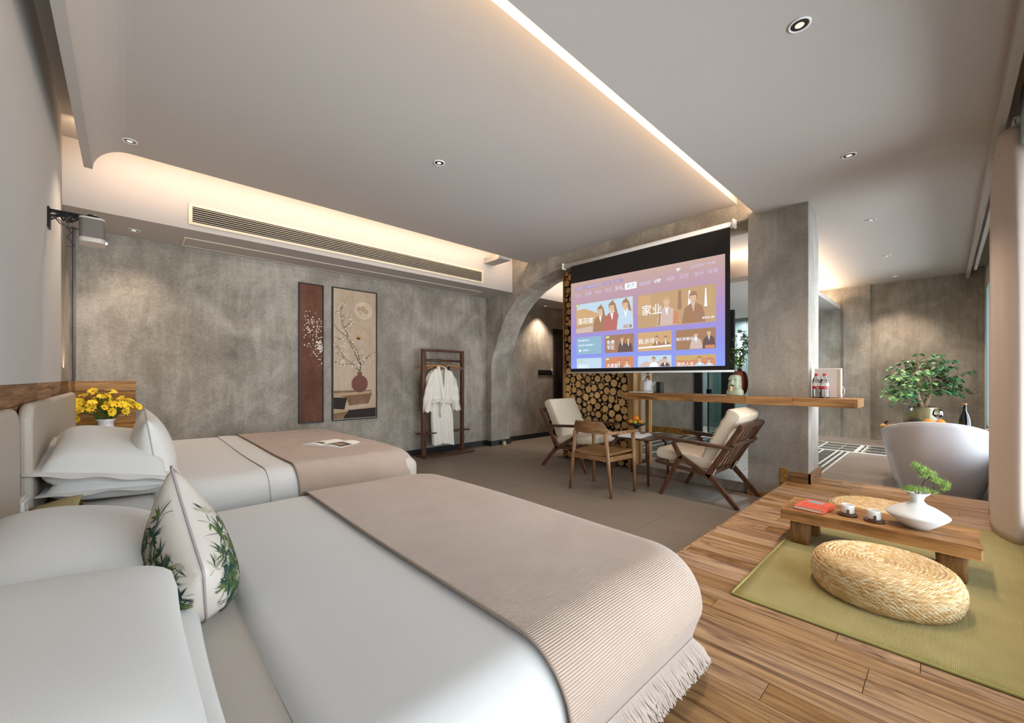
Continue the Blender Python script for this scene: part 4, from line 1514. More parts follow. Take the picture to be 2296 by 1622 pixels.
# bathrobe: body, sleeves, shawl collar, belt
rb = thing('bathrobe', 'white bathrobe with a tied belt hanging on the garment rack', 'bathrobe', (3.555, RY - .03, 1.36))
hh = hanger(); hh.location = (3.555, RY - .02, hz); hh.rotation_euler = (0, 0, radians(78)); hh['label'] = 'wooden hanger inside the shoulders of the white bathrobe'
RX, RYY = 3.56, RY - .045
def robe_body(u, v):
    # v 0 at the shoulders (z 1.37), 1 at the hem; u around
    a = 2 * pi * u
    z = 1.365 - v * (1.365 - .17)
    wv = .205 + .01 * v if v > .12 else .085 + (.205 - .085) * (v / .12) ** .55
    waist = 1 - .20 * math.exp(-((v - .44) / .10) ** 2)
    shift = .035 * v + .03 * max(0, v - .5)
    d = .060 + .035 * v
    fold = 1 + (.10 * sin(7 * a + 2 * v) + .07 * sin(13 * a + 5 * v)) * min(1, v * 1.5)
    x = RX + shift + wv * waist * cos(a) * (1 - .06 * v)
    y = RYY + d * waist * sin(a) * fold + .012 * sin(cos(a) * 22) * min(1, v * 2)
    vh = .062 * (1 - v / .42) if v < .42 else 0
    if sin(a) < 0 and abs(x - RX - .012) < vh + .006:
        k_ = max(0, min(1, (vh + .006 - abs(x - RX - .012)) / .012))
        y += (RYY + .035 - y) * k_
    z += .022 * sin(3 * a) * v + (.07 * (cos(a) < -.2) * max(0, v - .9) * 4)
    return (x, y, z)
MB().grid(robe_body, 120, 50).build('robe_body', 'robe', rb)
for sgn, lab in ((-1, 0), (1, 1)):
    m = MB()
    def slv(u, v):
        a = 2 * pi * u
        x0, z0 = RX + sgn * .165, 1.315
        x1, z1 = RX + sgn * (.245 if sgn < 0 else .30), .70
        q = v
        cx = x0 + (x1 - x0) * (q ** .75) + (.0 if sgn < 0 else 0)
        cz = z0 + (z1 - z0) * q
        r = .068 * (1 - .1 * q) + .012 * sin(a * 3 + 8 * q)
        if q < .12: r *= .55 + .45 * q / .12
        return (cx + r * cos(a), RYY + .8 * r * sin(a) - .01 + .006 * sin(26 * q + a), cz + .012 * sin(4 * a) * q + .03 * cos(a) * (1 if sgn < 0 else -1) * (1 - q))
    m.grid(slv, 40, 36).build('sleeve', 'robe', rb, solid=.006)
def collar(sgn):
    pts = []
    for k in range(15):
        q = k / 14
        if q < .2:
            pts.append((RX + sgn * (.072 * q / .2), RYY + .03 - .055 * q / .2, 1.385 + .008 * sin(q * 15)))
        else:
            s = (q - .2) / .8
            pts.append((RX + .012 * s + sgn * (.072 - .068 * s ** .9), RYY - .045 - .038 * s ** .5, 1.375 - .52 * s))
    return pts
for sgn in (-1, 1):
    MB().tube(collar(sgn), [.020 + .010 * sin(pi * k / 14) for k in range(15)], 10, flat=.55).build('collar', 'robe', rb)
m = MB()
m.tube([(RX + .02 + .185 * cos(radians(a)), RYY - .01 + .098 * sin(radians(a)), .845 + .012 * sin(radians(a * 2))) for a in range(0, 361, 12)], .020, 8, closed=False, flat=1.4)
m.tube([(RX + .01, RYY - .115, .855), (RX - .05, RYY - .135, .875), (RX - .10, RYY - .13, .84), (RX - .09, RYY - .135, .80), (RX - .03, RYY - .13, .81), (RX + .02, RYY - .12, .85)], .014, 8)
m.tube([(RX, RYY - .12, .85), (RX - .06, RYY - .125, .80), (RX - .075, RYY - .125, .70), (RX - .07, RYY - .115, .62)], .014, 8)
m.sphere((RX + .0, RYY - .12, .85), .028, 10, 8)
m.build('belt', 'robe', rb)

# ------------------------------------------------------------------ projection screen
SX = 4.60
ps = thing('projection_screen', 'large pull-down projection screen showing a purple film menu in front of the arch', 'projection screen', (SX, 2.62, 1.29))
SR = (pi / 2, 0, -pi / 2)
MB().tube([(SX + .02, 3.79, 2.825), (SX + .02, 1.53, 2.825)], .033, 16).build('roller_case', 'white_plastic', ps)
for yy in (3.80, 1.515):
    MB().box(SX - .022, SX + .062, yy - .012, yy + .012, 2.785, 2.872).build('end_cap', 'white_plastic', ps, bevel=.006)
M['black_screen'] = plain('black_screen', '15110f', 0.7)
MB().box(SX, SX + .002, 1.548, 3.662, 1.30, 2.815).build('screen_fabric', 'black_screen', ps)
MB().tube([(SX, 3.70, 1.288), (SX, 1.51, 1.288)], .012, 12).build('bottom_bar', 'white_plastic', ps)
# projected picture
m_, nt, b = _new('projected_sky')
tc = _n(nt, 'ShaderNodeNewGeometry')
sp = _n(nt, 'ShaderNodeSeparateXYZ')
nt.links.new(tc.outputs['Position'], sp.inputs[0])
mr = _n(nt, 'ShaderNodeMapRange'); mr.inputs[1].default_value = 1.345; mr.inputs[2].default_value = 2.55
nt.links.new(sp.outputs['Z'], mr.inputs[0])
rr_ = ramp(nt, [(0.0, '7f93dc'), (0.22, '8086cf'), (0.5, '9a82b8'), (0.75, 'a98a9c'), (1.0, 'b4988c')])
nt.links.new(mr.outputs[0], rr_.inputs[0])
nt.links.new(rr_.outputs[0], b.inputs['Emission Color'])
b.inputs['Emission Strength'].default_value = 0.9
b.inputs['Base Color'].default_value = (.02, .02, .02, 1)
M['projected'] = m_
img = MB()
img.poly([(SX - .001, 3.655, 1.345), (SX - .001, 1.597, 1.345), (SX - .001, 1.597, 2.530), (SX - .001, 3.655, 2.553)])
img = img.build('projected_picture', 'projected', ps)
for k, c, s_ in (('ui_white', 'dfeef8', 1.0), ('ui_grey', 'b3a8c4', 1.0), ('ui_ochre', 'a88a68', 1.0), ('ui_ochre2', 'b4926a', 1.0), ('ui_brown', '8f6c52', 1.0),
                 ('ui_teal', '86a6b8', .9), ('ui_green', 'a6b455', .9), ('ui_dark', '5a4844', 1.0), ('ui_blue', 'a9bccb', 1.0), ('ui_red', 'a0605a', 1.0),
                 ('ui_skin', 'c9a98c', .9), ('ui_pill', '9c88a8', .9), ('ui_cloth', 'bfa9a0', .9), ('ui_orange', 'b5785a', 1.0), ('ui_sand', 'b89a62', .9)):
    M[k] = emit(k, c, s_)
UX = SX - .002
def ui_rect(y0, y1, z0, z1, mat, layer=0, nm='menu_tile', r=.012):
    pts = [(p[0], p[1]) for p in rrect((y0 + y1) / 2, (z0 + z1) / 2, abs(y1 - y0) / 2, (z1 - z0) / 2, r, 0, 3)]
    m = MB()
    m.poly([(UX - .0006 * layer, a, b_) for a, b_ in pts][::-1])
    return m.build(nm, mat, img)
def ui_poly(m, pts, mi, layer):
    m.poly([(UX - .0006 * layer, a, b_) for a, b_ in pts], mi)
def ui_txt(s, y, z, size, mat='ui_white', layer=4, align='LEFT', bold=0.0):
    return txt(s, size, (UX - .0006 * layer, y, z), SR, mat, img, 'caption', align, bold)
def bust(m, y, z, s, robe, zmin, hair=5, skin=4, tail=True, layer=2, y_lo=None, y_hi=None, inner=3):
    """head and shoulders: y centre, z of the chin, s head height"""
    def cl(pts):
        return [(min(max(a, y_lo), y_hi) if y_lo is not None else a, max(b_, zmin)) for a, b_ in pts]
    if tail:
        ui_poly(m, cl([(y - .15 * s, z + 1.0 * s), (y - .45 * s, z + .9 * s), (y - .75 * s, z - .2 * s), (y - .85 * s, z - 1.1 * s), (y - .45 * s, z - .5 * s)]), hair, layer)
        ui_poly(m, cl([(y + .12 * s - .1 * s, z + 1.25 * s), (y - .25 * s, z + 1.25 * s), (y - .2 * s, z + .95 * s), (y, z + .95 * s)]), hair, layer)
    ui_poly(m, cl([(y + .25 * s, z - .05 * s), (y - .25 * s, z - .05 * s), (y - .9 * s, z - .45 * s), (y - 1.15 * s, z - 1.4 * s), (y - 1.2 * s, z - 3.0 * s), (y + 1.15 * s, z - 3.0 * s), (y + 1.05 * s, z - 1.3 * s), (y + .85 * s, z - .5 * s)]), robe, layer + .2)
    ui_poly(m, cl([(y + .22 * s, z + .0 * s), (y - .22 * s, z), (y - .12 * s, z - .5 * s), (y - .05 * s, z - 1.0 * s), (y + .1 * s, z - .5 * s)]), inner, layer + .4)
    ui_poly(m, cl([(y + .14 * s, z + .25 * s), (y - .14 * s, z + .25 * s), (y - .16 * s, z - .12 * s), (y, z - .35 * s), (y + .16 * s, z - .12 * s)]), skin, layer + .6)
    ui_poly(m, cl([(y + .44 * s * cos(2 * pi * k / 14), z + .62 * s + .52 * s * sin(2 * pi * k / 14)) for k in range(14)]), hair, layer + .7)
    ui_poly(m, cl([(y + .02 * s + .34 * s * cos(2 * pi * k / 14), z + .48 * s + .48 * s * sin(2 * pi * k / 14)) for k in range(14)]), skin, layer + .9)
    ui_poly(m, cl([(y + .36 * s, z + .70 * s), (y - .34 * s, z + .70 * s), (y - .30 * s, z + .98 * s), (y, z + 1.12 * s), (y + .3 * s, z + .98 * s)]), hair, layer + 1.1)
    for e in (-1, 1):
        ui_poly(m, cl([(y + e * .15 * s + .07 * s, z + .50 * s), (y + e * .15 * s - .07 * s, z + .50 * s), (y + e * .15 * s - .06 * s, z + .46 * s), (y + e * .15 * s + .06 * s, z + .46 * s)]), hair, layer + 1.3)
    ui_poly(m, cl([(y + .09 * s, z + .20 * s), (y - .09 * s, z + .20 * s), (y - .06 * s, z + .16 * s), (y + .06 * s, z + .16 * s)]), 6, layer + 1.3)
UIM = ['ui_ochre', 'ui_blue', 'ui_ochre2', 'ui_white', 'ui_skin', 'ui_brown', 'ui_red', 'ui_cloth', 'ui_orange', 'ui_dark', 'ui_sand']
# poster 1
t1 = ui_rect(3.565, 2.668, 1.832, 2.245, 'ui_ochre')
m = MB()
ui_poly(m, [(3.55, 2.10), (3.30, 2.12), (3.10, 2.05), (2.95, 1.98), (2.68, 1.98), (2.68, 2.238), (3.55, 2.238)][::-1], 1, 1)
ui_poly(m, [(3.56, 2.16), (3.42, 2.17), (3.28, 2.12), (3.10, 2.03), (3.00, 1.95), (3.56, 1.95)][::-1], 2, 1.2)
ui_poly(m, [(3.56, 1.90), (3.2, 1.93), (3.2, 1.84), (3.56, 1.84)], 7, 1.3)
bust(m, 3.16, 2.06, .105, 5, 1.836, layer=2, y_lo=2.67, y_hi=3.56)
bust(m, 2.98, 2.08, .115, 6, 1.836, layer=5, y_lo=2.67, y_hi=3.56)
bust(m, 2.78, 2.09, .110, 1, 1.836, layer=8, y_lo=2.672, y_hi=3.56)
m.build('menu_art', UIM, img)
ui_txt('莲花楼', 3.53, 1.965, .088, layer=20)
ui_rect(3.56, 3.50, 2.205, 2.235, 'ui_green', 14, r=.006)
ui_txt('独家', 3.553, 2.212, .022, layer=16)
ui_rect(2.80, 2.685, 1.85, 1.885, 'ui_brown', 20, r=.005)
ui_txt('全40集', 2.792, 1.858, .026, layer=22)
# poster 2
ui_rect(2.609, 1.686, 1.825, 2.235, 'ui_ochre')
m = MB()
for (a, b_, c) in ((2.60, 2.44, 0), (2.10, 2.07, 3), (1.98, 1.965, 10), (1.76, 1.745, 3), (1.80, 1.79, 3)):
    ui_poly(m, [(a, 2.22 if a > 2 else 2.2), (b_, 2.22 if a > 2 else 2.2), (b_ - .01, 2.0), (a + .01, 2.0)][::-1], [2, 5, 3, 10, 3][[2.60, 2.10, 1.98, 1.76, 1.80].index(a)], 1)
bust(m, 2.24, 2.055, .105, 7, 1.832, layer=2, tail=False, y_lo=1.69, y_hi=2.605, hair=2)
ui_poly(m, [(2.155, 2.0), (2.10, 1.97), (2.10, 1.84), (2.165, 1.84)], 8, 4.5)
ui_poly(m, [(2.33, 1.98), (2.345, 1.84), (2.325, 1.84), (2.31, 1.99)], 5, 4.5)
bust(m, 1.93, 2.06, .110, 5, 1.832, layer=6, tail=False, y_lo=1.69, y_hi=2.605, hair=5, inner=7)
m.build('menu_art', UIM, img)
ui_txt('家业', 2.555, 1.985, .135, layer=22)
ui_txt('更新至16集', 1.83, 1.865, .026, 'ui_white', 22)
# small cards
ui_rect(3.553, 3.143, 1.542, 1.776, 'ui_teal')
ui_txt('最近播放的内容', 3.525, 1.722, .026, 'ui_white', 3)
ui_txt('中餐厅第七季海岛餐厅...', 3.525, 1.655, .026, 'ui_white', 3)
ui_txt('全部历史', 3.455, 1.585, .027, 'ui_white', 3)
m = MB()
ui_poly(m, [(3.495 + .018 * cos(2 * pi * k / 16), 1.594 + .018 * sin(2 * pi * k / 16)) for k in range(16)], 0, 3)
m.build('menu_icon', ['ui_white'], img)
ui_rect(3.088, 2.663, 1.543, 1.773, 'ui_brown')
ui_rect(3.075, 3.02, 1.735, 1.763, 'ui_green', 3, r=.006)
ui_txt('免费', 3.068, 1.741, .022, layer=6)
ui_txt('免费', 3.06, 1.655, .062, layer=6); ui_txt('专区', 3.06, 1.590, .062, layer=6)
m = MB()
bust(m, 2.83, 1.675, .055, 9, 1.545, layer=2, tail=False, y_lo=2.667, y_hi=3.08, hair=0)
bust(m, 2.74, 1.665, .050, 9, 1.545, layer=5, tail=False, y_lo=2.667, y_hi=3.08, hair=0)
m.build('menu_art', UIM, img)
ui_rect(2.609, 2.179, 1.541, 1.769, 'ui_ochre2')
m = MB()
bust(m, 2.36, 1.66, .055, 5, 1.60, layer=2, tail=False, y_lo=2.185, y_hi=2.60)
bust(m, 2.25, 1.65, .055, 5, 1.60, layer=5, tail=False, y_lo=2.185, y_hi=2.60)
ui_poly(m, [(2.60, 1.575), (2.185, 1.585), (2.185, 1.605), (2.60, 1.59)], 3, 9)
m.build('menu_art', UIM, img)
ui_txt('我,许可', 2.598, 1.635, .068, layer=20)
ui_rect(2.128, 1.690, 1.536, 1.763, 'ui_brown')
m = MB()
bust(m, 1.90, 1.665, .060, 7, 1.54, layer=2, tail=False, y_lo=1.695, y_hi=2.12)
bust(m, 1.76, 1.68, .060, 9, 1.54, layer=5, tail=False, y_lo=1.695, y_hi=2.12, inner=1)
ui_poly(m, [(1.80, 1.575), (1.70, 1.575), (1.70, 1.54), (1.80, 1.54)], 8, 9)
m.build('menu_art', UIM, img)
ui_txt('我们的翻译官', 2.120, 1.642, .040, layer=20)
# bottom row, cut by the screen edge
ui_rect(3.553, 3.143, 1.347, 1.486, 'ui_blue')
ui_rect(3.53, 3.465, 1.435, 1.465, 'ui_green', 3, r=.006); ui_txt('免费', 3.522, 1.441, .022, layer=6)
ui_txt('西游记', 3.52, 1.352, .058, layer=6)
ui_rect(3.088, 2.663, 1.347, 1.487, 'ui_orange')
ui_rect(3.075, 3.02, 1.447, 1.475, 'ui_green', 3, r=.006); ui_txt('免费', 3.068, 1.453, .022, layer=6)
ui_txt('大家庭', 3.06, 1.352, .060, layer=6)
m = MB()
bust(m, 2.87, 1.40, .05, 5, 1.35, layer=2, tail=False, y_lo=2.667, y_hi=3.08); bust(m, 2.76, 1.395, .05, 7, 1.35, layer=5, tail=False, y_lo=2.667, y_hi=3.08)
m.build('menu_art', UIM, img)
ui_rect(2.609, 2.181, 1.347, 1.483, 'ui_blue')
m = MB()
ui_poly(m, [(2.59, 1.37), (2.50, 1.42), (2.40, 1.39), (2.30, 1.44), (2.19, 1.40), (2.19, 1.35), (2.59, 1.35)], 7, 1)
bust(m, 2.40, 1.41, .055, 3, 1.35, layer=2, tail=False, y_lo=2.187, y_hi=2.60); bust(m, 2.26, 1.405, .055, 9, 1.35, layer=5, tail=False, y_lo=2.187, y_hi=2.60)
m.build('menu_art', UIM, img)
ui_rect(2.128, 1.692, 1.347, 1.472, 'ui_sand')
m = MB()
ui_poly(m, [(2.12, 1.42), (1.98, 1.41), (1.86, 1.43), (1.70, 1.44), (1.70, 1.35), (2.12, 1.35)], 8, 1)
bust(m, 1.86, 1.395, .055, 1, 1.35, layer=2, tail=False, y_lo=1.697, y_hi=2.12, inner=3); bust(m, 1.76, 1.385, .045, 1, 1.35, layer=5, tail=False, y_lo=1.697, y_hi=2.12)
m.build('menu_art', UIM, img)
ui_txt('我的人生', 2.115, 1.352, .050, layer=20)
# menu line
for s_, yy in (('全人', 3.516), ('动漫', 3.357), ('NBA', 3.196), ('我的', 3.032), ('少儿', 2.876), ('电视剧', 2.515), ('VIP', 2.353),
               ('电影', 2.19), ('综艺', 2.029), ('音乐', 1.864), ('体育', 1.720)):
    big = s_ in ('少儿', 'VIP')
    ui_txt(s_, yy, 2.350, .054 if not big else .062, 'ui_white' if big else 'ui_grey', 3, 'CENTER')
ui_rect(2.790, 2.627, 2.332, 2.412, 'ui_white', 1, nm='menu_tab')
ui_txt('首页', 2.708, 2.352, .058, 'ui_dark', 4, 'CENTER')
for (a, b_, s_) in ((3.59, 3.475, 'Q 搜索'), (3.445, 3.165, 'X 开通超级影视VIP'), (3.13, 2.985, 'O 历史'), (2.955, 2.81, '应用')):
    ui_rect(a, b_, 2.438, 2.488, 'ui_pill', 1, nm='menu_button', r=.022)
    ui_txt(s_, a - .018, 2.452, .032, 'ui_grey', 3)
ui_txt('14:45', 1.80, 2.445, .050, 'ui_grey', 3)
ui_txt('极速播放', 1.955, 2.447, .036, 'ui_grey', 3)
m = MB()
for r0, r1 in ((.010, 0), (.024, .017), (.038, .031)):
    pts = [(2.10 + r0 * cos(a), 2.437 + r0 * sin(a)) for a in [radians(40 + 100 * k / 8) for k in range(9)]]
    pts += [(2.10 + r1 * cos(a), 2.437 + r1 * sin(a)) for a in [radians(140 - 100 * k / 8) for k in range(9)]]
    for k in range(8):
        ui_poly(m, [pts[k], pts[k + 1], pts[17 - k - 1], pts[17 - k]], 0, 3)
m.build('menu_icon', ['ui_white'], img)

# ------------------------------------------------------------------ log wall
M['backing_dark'] = plain('log_backing', '1a120c', 0.9)
lw = thing('log_wall', 'partition packed with round cut log ends behind the projection screen', 'log wall', (5.03, 3.49, 0))
MB().box(4.975, 5.16, 2.95, 4.05, 0.0, 2.87).build('backing', 'backing_dark', lw)
MB().box(4.925, 5.165, 4.045, 4.075, 0.0, 2.87).build('side_board', 'postwood', lw, bevel=.002)
MB().box(4.925, 5.165, 2.86, 2.95, 0.0, 2.87).build('side_board', 'postwood', lw, bevel=.002)
MB().box(5.10, 5.16, 2.72, 2.77, BZ, 1.95).build('post', 'postwood', lw, bevel=.002)
m_, nt, b = _new('log_cut')
tc = _n(nt, 'ShaderNodeTexCoord'); oi = _n(nt, 'ShaderNodeObjectInfo')
ln = _n(nt, 'ShaderNodeVectorMath', operation='LENGTH')
nt.links.new(tc.outputs['Object'], ln.inputs[0])
no = _n(nt, 'ShaderNodeTexNoise', i_Scale=3.0, i_Detail=4.0)
nt.links.new(tc.outputs['Object'], no.inputs['Vector'])
ma = _n(nt, 'ShaderNodeMath', operation='MULTIPLY_ADD'); ma.inputs[1].default_value = .18
nt.links.new(no.outputs['Fac'], ma.inputs[0]); nt.links.new(ln.outputs['Value'], ma.inputs[2])
mu = _n(nt, 'ShaderNodeMath', operation='MULTIPLY'); mu.inputs[1].default_value = 38
nt.links.new(ma.outputs[0], mu.inputs[0])
si = _n(nt, 'ShaderNodeMath', operation='SINE'); nt.links.new(mu.outputs[0], si.inputs[0])
mr = _n(nt, 'ShaderNodeMapRange'); mr.inputs[1].default_value = -1.6; mr.inputs[2].default_value = 1.6
nt.links.new(si.outputs[0], mr.inputs[0])
rr_ = ramp(nt, [(0.1, 'b88a50'), (0.5, 'cfa264'), (0.9, 'dcb67a')])
nt.links.new(mr.outputs[0], rr_.inputs[0])
hsv = _n(nt, 'ShaderNodeHueSaturation')
m3 = _n(nt, 'ShaderNodeMapRange'); m3.inputs[3].default_value = .72; m3.inputs[4].default_value = 1.15
nt.links.new(oi.outputs['Random'], m3.inputs[0]); nt.links.new(m3.outputs[0], hsv.inputs['Value'])
nt.links.new(rr_.outputs[0], hsv.inputs['Color']); nt.links.new(hsv.outputs[0], b.inputs['Base Color'])
b.inputs['Roughness'].default_value = .75
M['log_cut'] = m_
rl = random.Random(8)
def log_mesh(k):
    n = 14
    rad = [1 + rl.uniform(-.05, .05) for _ in range(n)]
    vs = []
    for xx, s_ in ((.05, 1), (-.002, 1), (-.004, .955), (-.004, .0)):
        if s_ == 0:
            vs.append((xx, 0, 0))
        else:
            vs += [(xx, rad[j] * s_ * cos(2 * pi * j / n), rad[j] * s_ * sin(2 * pi * j / n)) for j in range(n)]
    m = MB()
    fs, mi = [], []
    for r_ in range(2):
        fs += [(r_ * n + j, r_ * n + (j + 1) % n, (r_ + 1) * n + (j + 1) % n, (r_ + 1) * n + j) for j in range(n)]
    m.add(vs, fs, 0, True)
    m.f += [[2 * n + j, 2 * n + (j + 1) % n, 3 * n] for j in range(n)]
    m.m += [1] * n; m.s += [False] * n
    me = bpy.data.meshes.new('log_end')
    me.from_pydata(m.v, [], m.f)
    me.materials.append(M['bark']); me.materials.append(M['log_cut'])
    me.polygons.foreach_set('material_index', m.m); me.polygons.foreach_set('use_smooth', m.s)
    return me
logs = [log_mesh(k) for k in range(5)]
# each size gets its own mesh scale; a dense packing by trial
placed = []
cells = {}
def fits(y, z, r):
    for (a, b_, c) in cells.get((int(y / .12), int(z / .12)), ()):
        if (a - y) ** 2 + (b_ - z) ** 2 < (c + r + .0012) ** 2:
            return False
    return True
for r_lo, r_hi, tries in ((.049, .056, 9000), (.041, .048, 9000), (.032, .040, 9000), (.020, .028, 9000), (.010, .015, 7000)):
    for _ in range(tries):
        r_ = rl.uniform(r_lo, r_hi)
        y = rl.uniform(2.95 + r_ * .8, 4.045 - r_ * .8); z = rl.uniform(r_ * .9, 2.86 - r_)
        if fits(y, z, r_):
            placed.append((y, z, r_))
            for ci in (-1, 0, 1):
                for cj in (-1, 0, 1):
                    cells.setdefault((int(y / .12) + ci, int(z / .12) + cj), []).append((y, z, r_))
def seen(y, z):
    return z < 1.42 or y > 3.72
vis = sorted([p for p in placed if seen(p[0], p[1])], key=lambda p: -p[2])
rest = [p for p in placed if not seen(p[0], p[1])] + vis[300:]
for (y, z, r_) in vis[:300]:
    share('log_end', rl.choice(logs), lw, (4.955 - rl.uniform(0, .022), y, z), (rl.uniform(0, 6.28), 0, 0), (1, r_, r_))
m = MB()
for (y, z, r_) in rest:
    n = 12; xx = 4.955 - rl.uniform(0, .02)
    m.add([(xx + .05, y + r_ * cos(2 * pi * j / n), z + r_ * sin(2 * pi * j / n)) for j in range(n)] +
          [(xx, y + r_ * cos(2 * pi * j / n), z + r_ * sin(2 * pi * j / n)) for j in range(n)],
          [(j, (j + 1) % n, n + (j + 1) % n, n + j) for j in range(n)], 0, True)
    m.add([(xx - .001, y + r_ * .95 * cos(2 * pi * j / n), z + r_ * .95 * sin(2 * pi * j / n)) for j in range(n)], [tuple(range(n))], 1)
M['log_plain'] = plain('log_plain', 'bd9052', .75)
tag(m.build('log_pile', ['bark', 'log_plain'], lw), kind='stuff')

# ------------------------------------------------------------------ bar counter
bar = thing('bar_counter', 'long reclaimed wood bar counter running from the log wall past the concrete column', 'counter', (4.74, 1.6, 0.955))
BX0, BX1 = 4.55, 4.93
# the counter is notched round the column
MB().box(BX0, CX, .53, 2.80, .962, 1.03).box(CX, BX1, .53, .892, .962, 1.03).box(CX, BX1, 1.418, 2.80, .962, 1.03).build('counter_top', 'barwood', bar, bevel=.0)
rbk = random.Random(4)
y = .53
while y < 2.80:
    ln = min(rbk.uniform(.35, .8), 2.80 - y)
    MB().box(BX0 - .014, BX0, y + .001, y + ln - .001, .955, 1.031).build('edge_board', 'barwood', bar, bevel=.0015)
    y += ln
MB().box(BX0, BX1, .516, .53, .955, 1.031).build('edge_board', 'postwood', bar, bevel=.0015)
MB().box(4.965, 5.03, 2.66, 2.71, BZ, 1.03).box(BX1, 5.10, 2.64, 2.72, .985, 1.03).build('support_post', 'postwood', bar, bevel=.002)
CT = 1.0315
# kettle on tray
kt = thing('kettle', 'white gooseneck kettle at the log wall end of the bar', 'kettle', (4.78, 2.58, CT))
MB().lathe([(.062, .014), (.066, .018), (.064, .06), (.060, .135), (.050, .142), (.0, .143)], (4.78, 2.58, CT), 28).build('kettle_body', 'white_plastic', kt)
MB().lathe([(.063, 0), (.068, .004), (.066, .014), (0, .014)], (4.78, 2.58, CT), 24).build('kettle_base', 'white_plastic', kt)
MB().tube([(4.78, 2.632, CT + .10), (4.78, 2.642, CT + .16), (4.78, 2.635, CT + .205), (4.78, 2.605, CT + .222), (4.78, 2.56, CT + .222), (4.78, 2.535, CT + .226)], [.007, .007, .007, .0065, .006, .005], 8).build('handle', 'white_plastic', kt)
MB().tube([(4.77, 2.525, CT + .07), (4.77, 2.50, CT + .10), (4.77, 2.475, CT + .135)], [.012, .008, .006], 8).build('spout', 'white_plastic', kt)
MB().lathe([(.050, .142), (.030, .152), (.006, .156), (.008, .166), (.012, .172), (.0, .175)], (4.78, 2.58, CT), 20).build('lid', 'white_plastic', kt)
tr = thing('tray', 'flat white tray in front of the kettle on the bar', 'tray', (4.64, 2.58, CT))
MB().box(4.58, 4.705, 2.46, 2.72, CT, CT + .012).build('tray_plate', 'white_plastic', tr, bevel=.004)
bx = thing('coffee_box', 'small black box standing beside the white kettle', 'box', (4.80, 2.44, CT))
MB().box(4.76, 4.86, 2.40, 2.455, CT, CT + .135).build('box_body', 'black', bx, bevel=.004)
tag(MB().tube([(4.70 + .018 * cos(a) + .004 * sin(3 * a), 2.42 + .03 * sin(a), CT + .006 + .004 * (1 + sin(2 * a + .5))) for a in [k * .45 for k in range(28)]], .003, 6).build('power_cord', 'black'),
    'coiled black cord lying in front of the small black box', 'cable')

# stone head tissue holder
M['celadon'] = plain('celadon_glaze', 'b9c3a8', 0.35)
MX, MY = 4.645, 1.515
mo = thing('stone_head_tissue_box', 'pale green stone-head tissue holder with a tissue in its mouth, on the bar', 'tissue box', (MX, MY, CT))
def R2(pts, z):   # rings in local coords, face looks to -x/+y
    return [(MX + p[0] * c_ - p[1] * s_, MY + p[0] * s_ + p[1] * c_, CT + z) for p in pts]
c_, s_ = cos(radians(170)), sin(radians(170))
def sup(hx, hy, e=3.2, n=28, ox=0):
    out = []
    for k in range(n):
        a = 2 * pi * k / n
        ca, sa = cos(a), sin(a)
        out.append((ox + hx * (1 if ca >= 0 else -1) * abs(ca) ** (2 / e), hy * (1 if sa >= 0 else -1) * abs(sa) ** (2 / e)))
    return out
# shoulders
loft(MB(), [R2(sup(.050, .080, 3), 0), R2(sup(.052, .083, 3), .01), R2(sup(.050, .080, 3), .045), R2(sup(.044, .066, 2.6), .068), R2(sup(.036, .050), .078)]).build('shoulders', 'celadon', mo)
loft(MB(), [R2(sup(.040, .050, 4, ox=.004), .062), R2(sup(.052, .057, 4, ox=.006), .072), R2(sup(.051, .056, 4, ox=.004), .12), R2(sup(.044, .052, 4), .155),
            R2(sup(.047, .051, 4), .165), R2(sup(.045, .050, 4), .195), R2(sup(.036, .042, 3.4), .212), R2(sup(.012, .016, 3), .218)]).build('head', 'celadon', mo)
def L3(x, y, z): return (MX + x * c_ - y * s_, MY + x * s_ + y * c_, CT + z)
m = MB()
m.bar(L3(.050, 0, .175), L3(.060, 0, .115), .012, .016, .030, .03, side=(-s_, c_, 0))
m.build('nose', 'celadon', mo, bevel=.004)
m = MB()
for sg in (-1, 1):
    m.bar(L3(.047, sg * .008, .176), L3(.046, sg * .046, .172), .012, .012, side=(0, 0, 1))
m.build('brow', 'celadon', mo, bevel=.003)
m = MB()
for sg in (-1, 1):
    m.bar(L3(.0, sg * .054, .165), L3(.0, sg * .058, .10), .016, .012, side=(c_, s_, 0))
m.build('ear', 'celadon', mo, bevel=.004)
m = MB()
m.tube([L3(.0555, -.026, .098), L3(.059, -.012, .106), L3(.060, .0, .108), L3(.059, .012, .106), L3(.0555, .026, .098)], .0035, 8)
m.build('mouth', 'black', mo)
M['tissue2'] = plain('tissue_cream', 'd9bf9a', .9)
MB().grid(lambda u, v: L3(.060 + .03 * v + .006 * sin(6 * u), -.018 + .036 * u + .008 * v, .103 - .06 * v + .006 * cos(5 * u + 3 * v)), 8, 8).build('tissue', 'tissue2', mo, solid=.001)

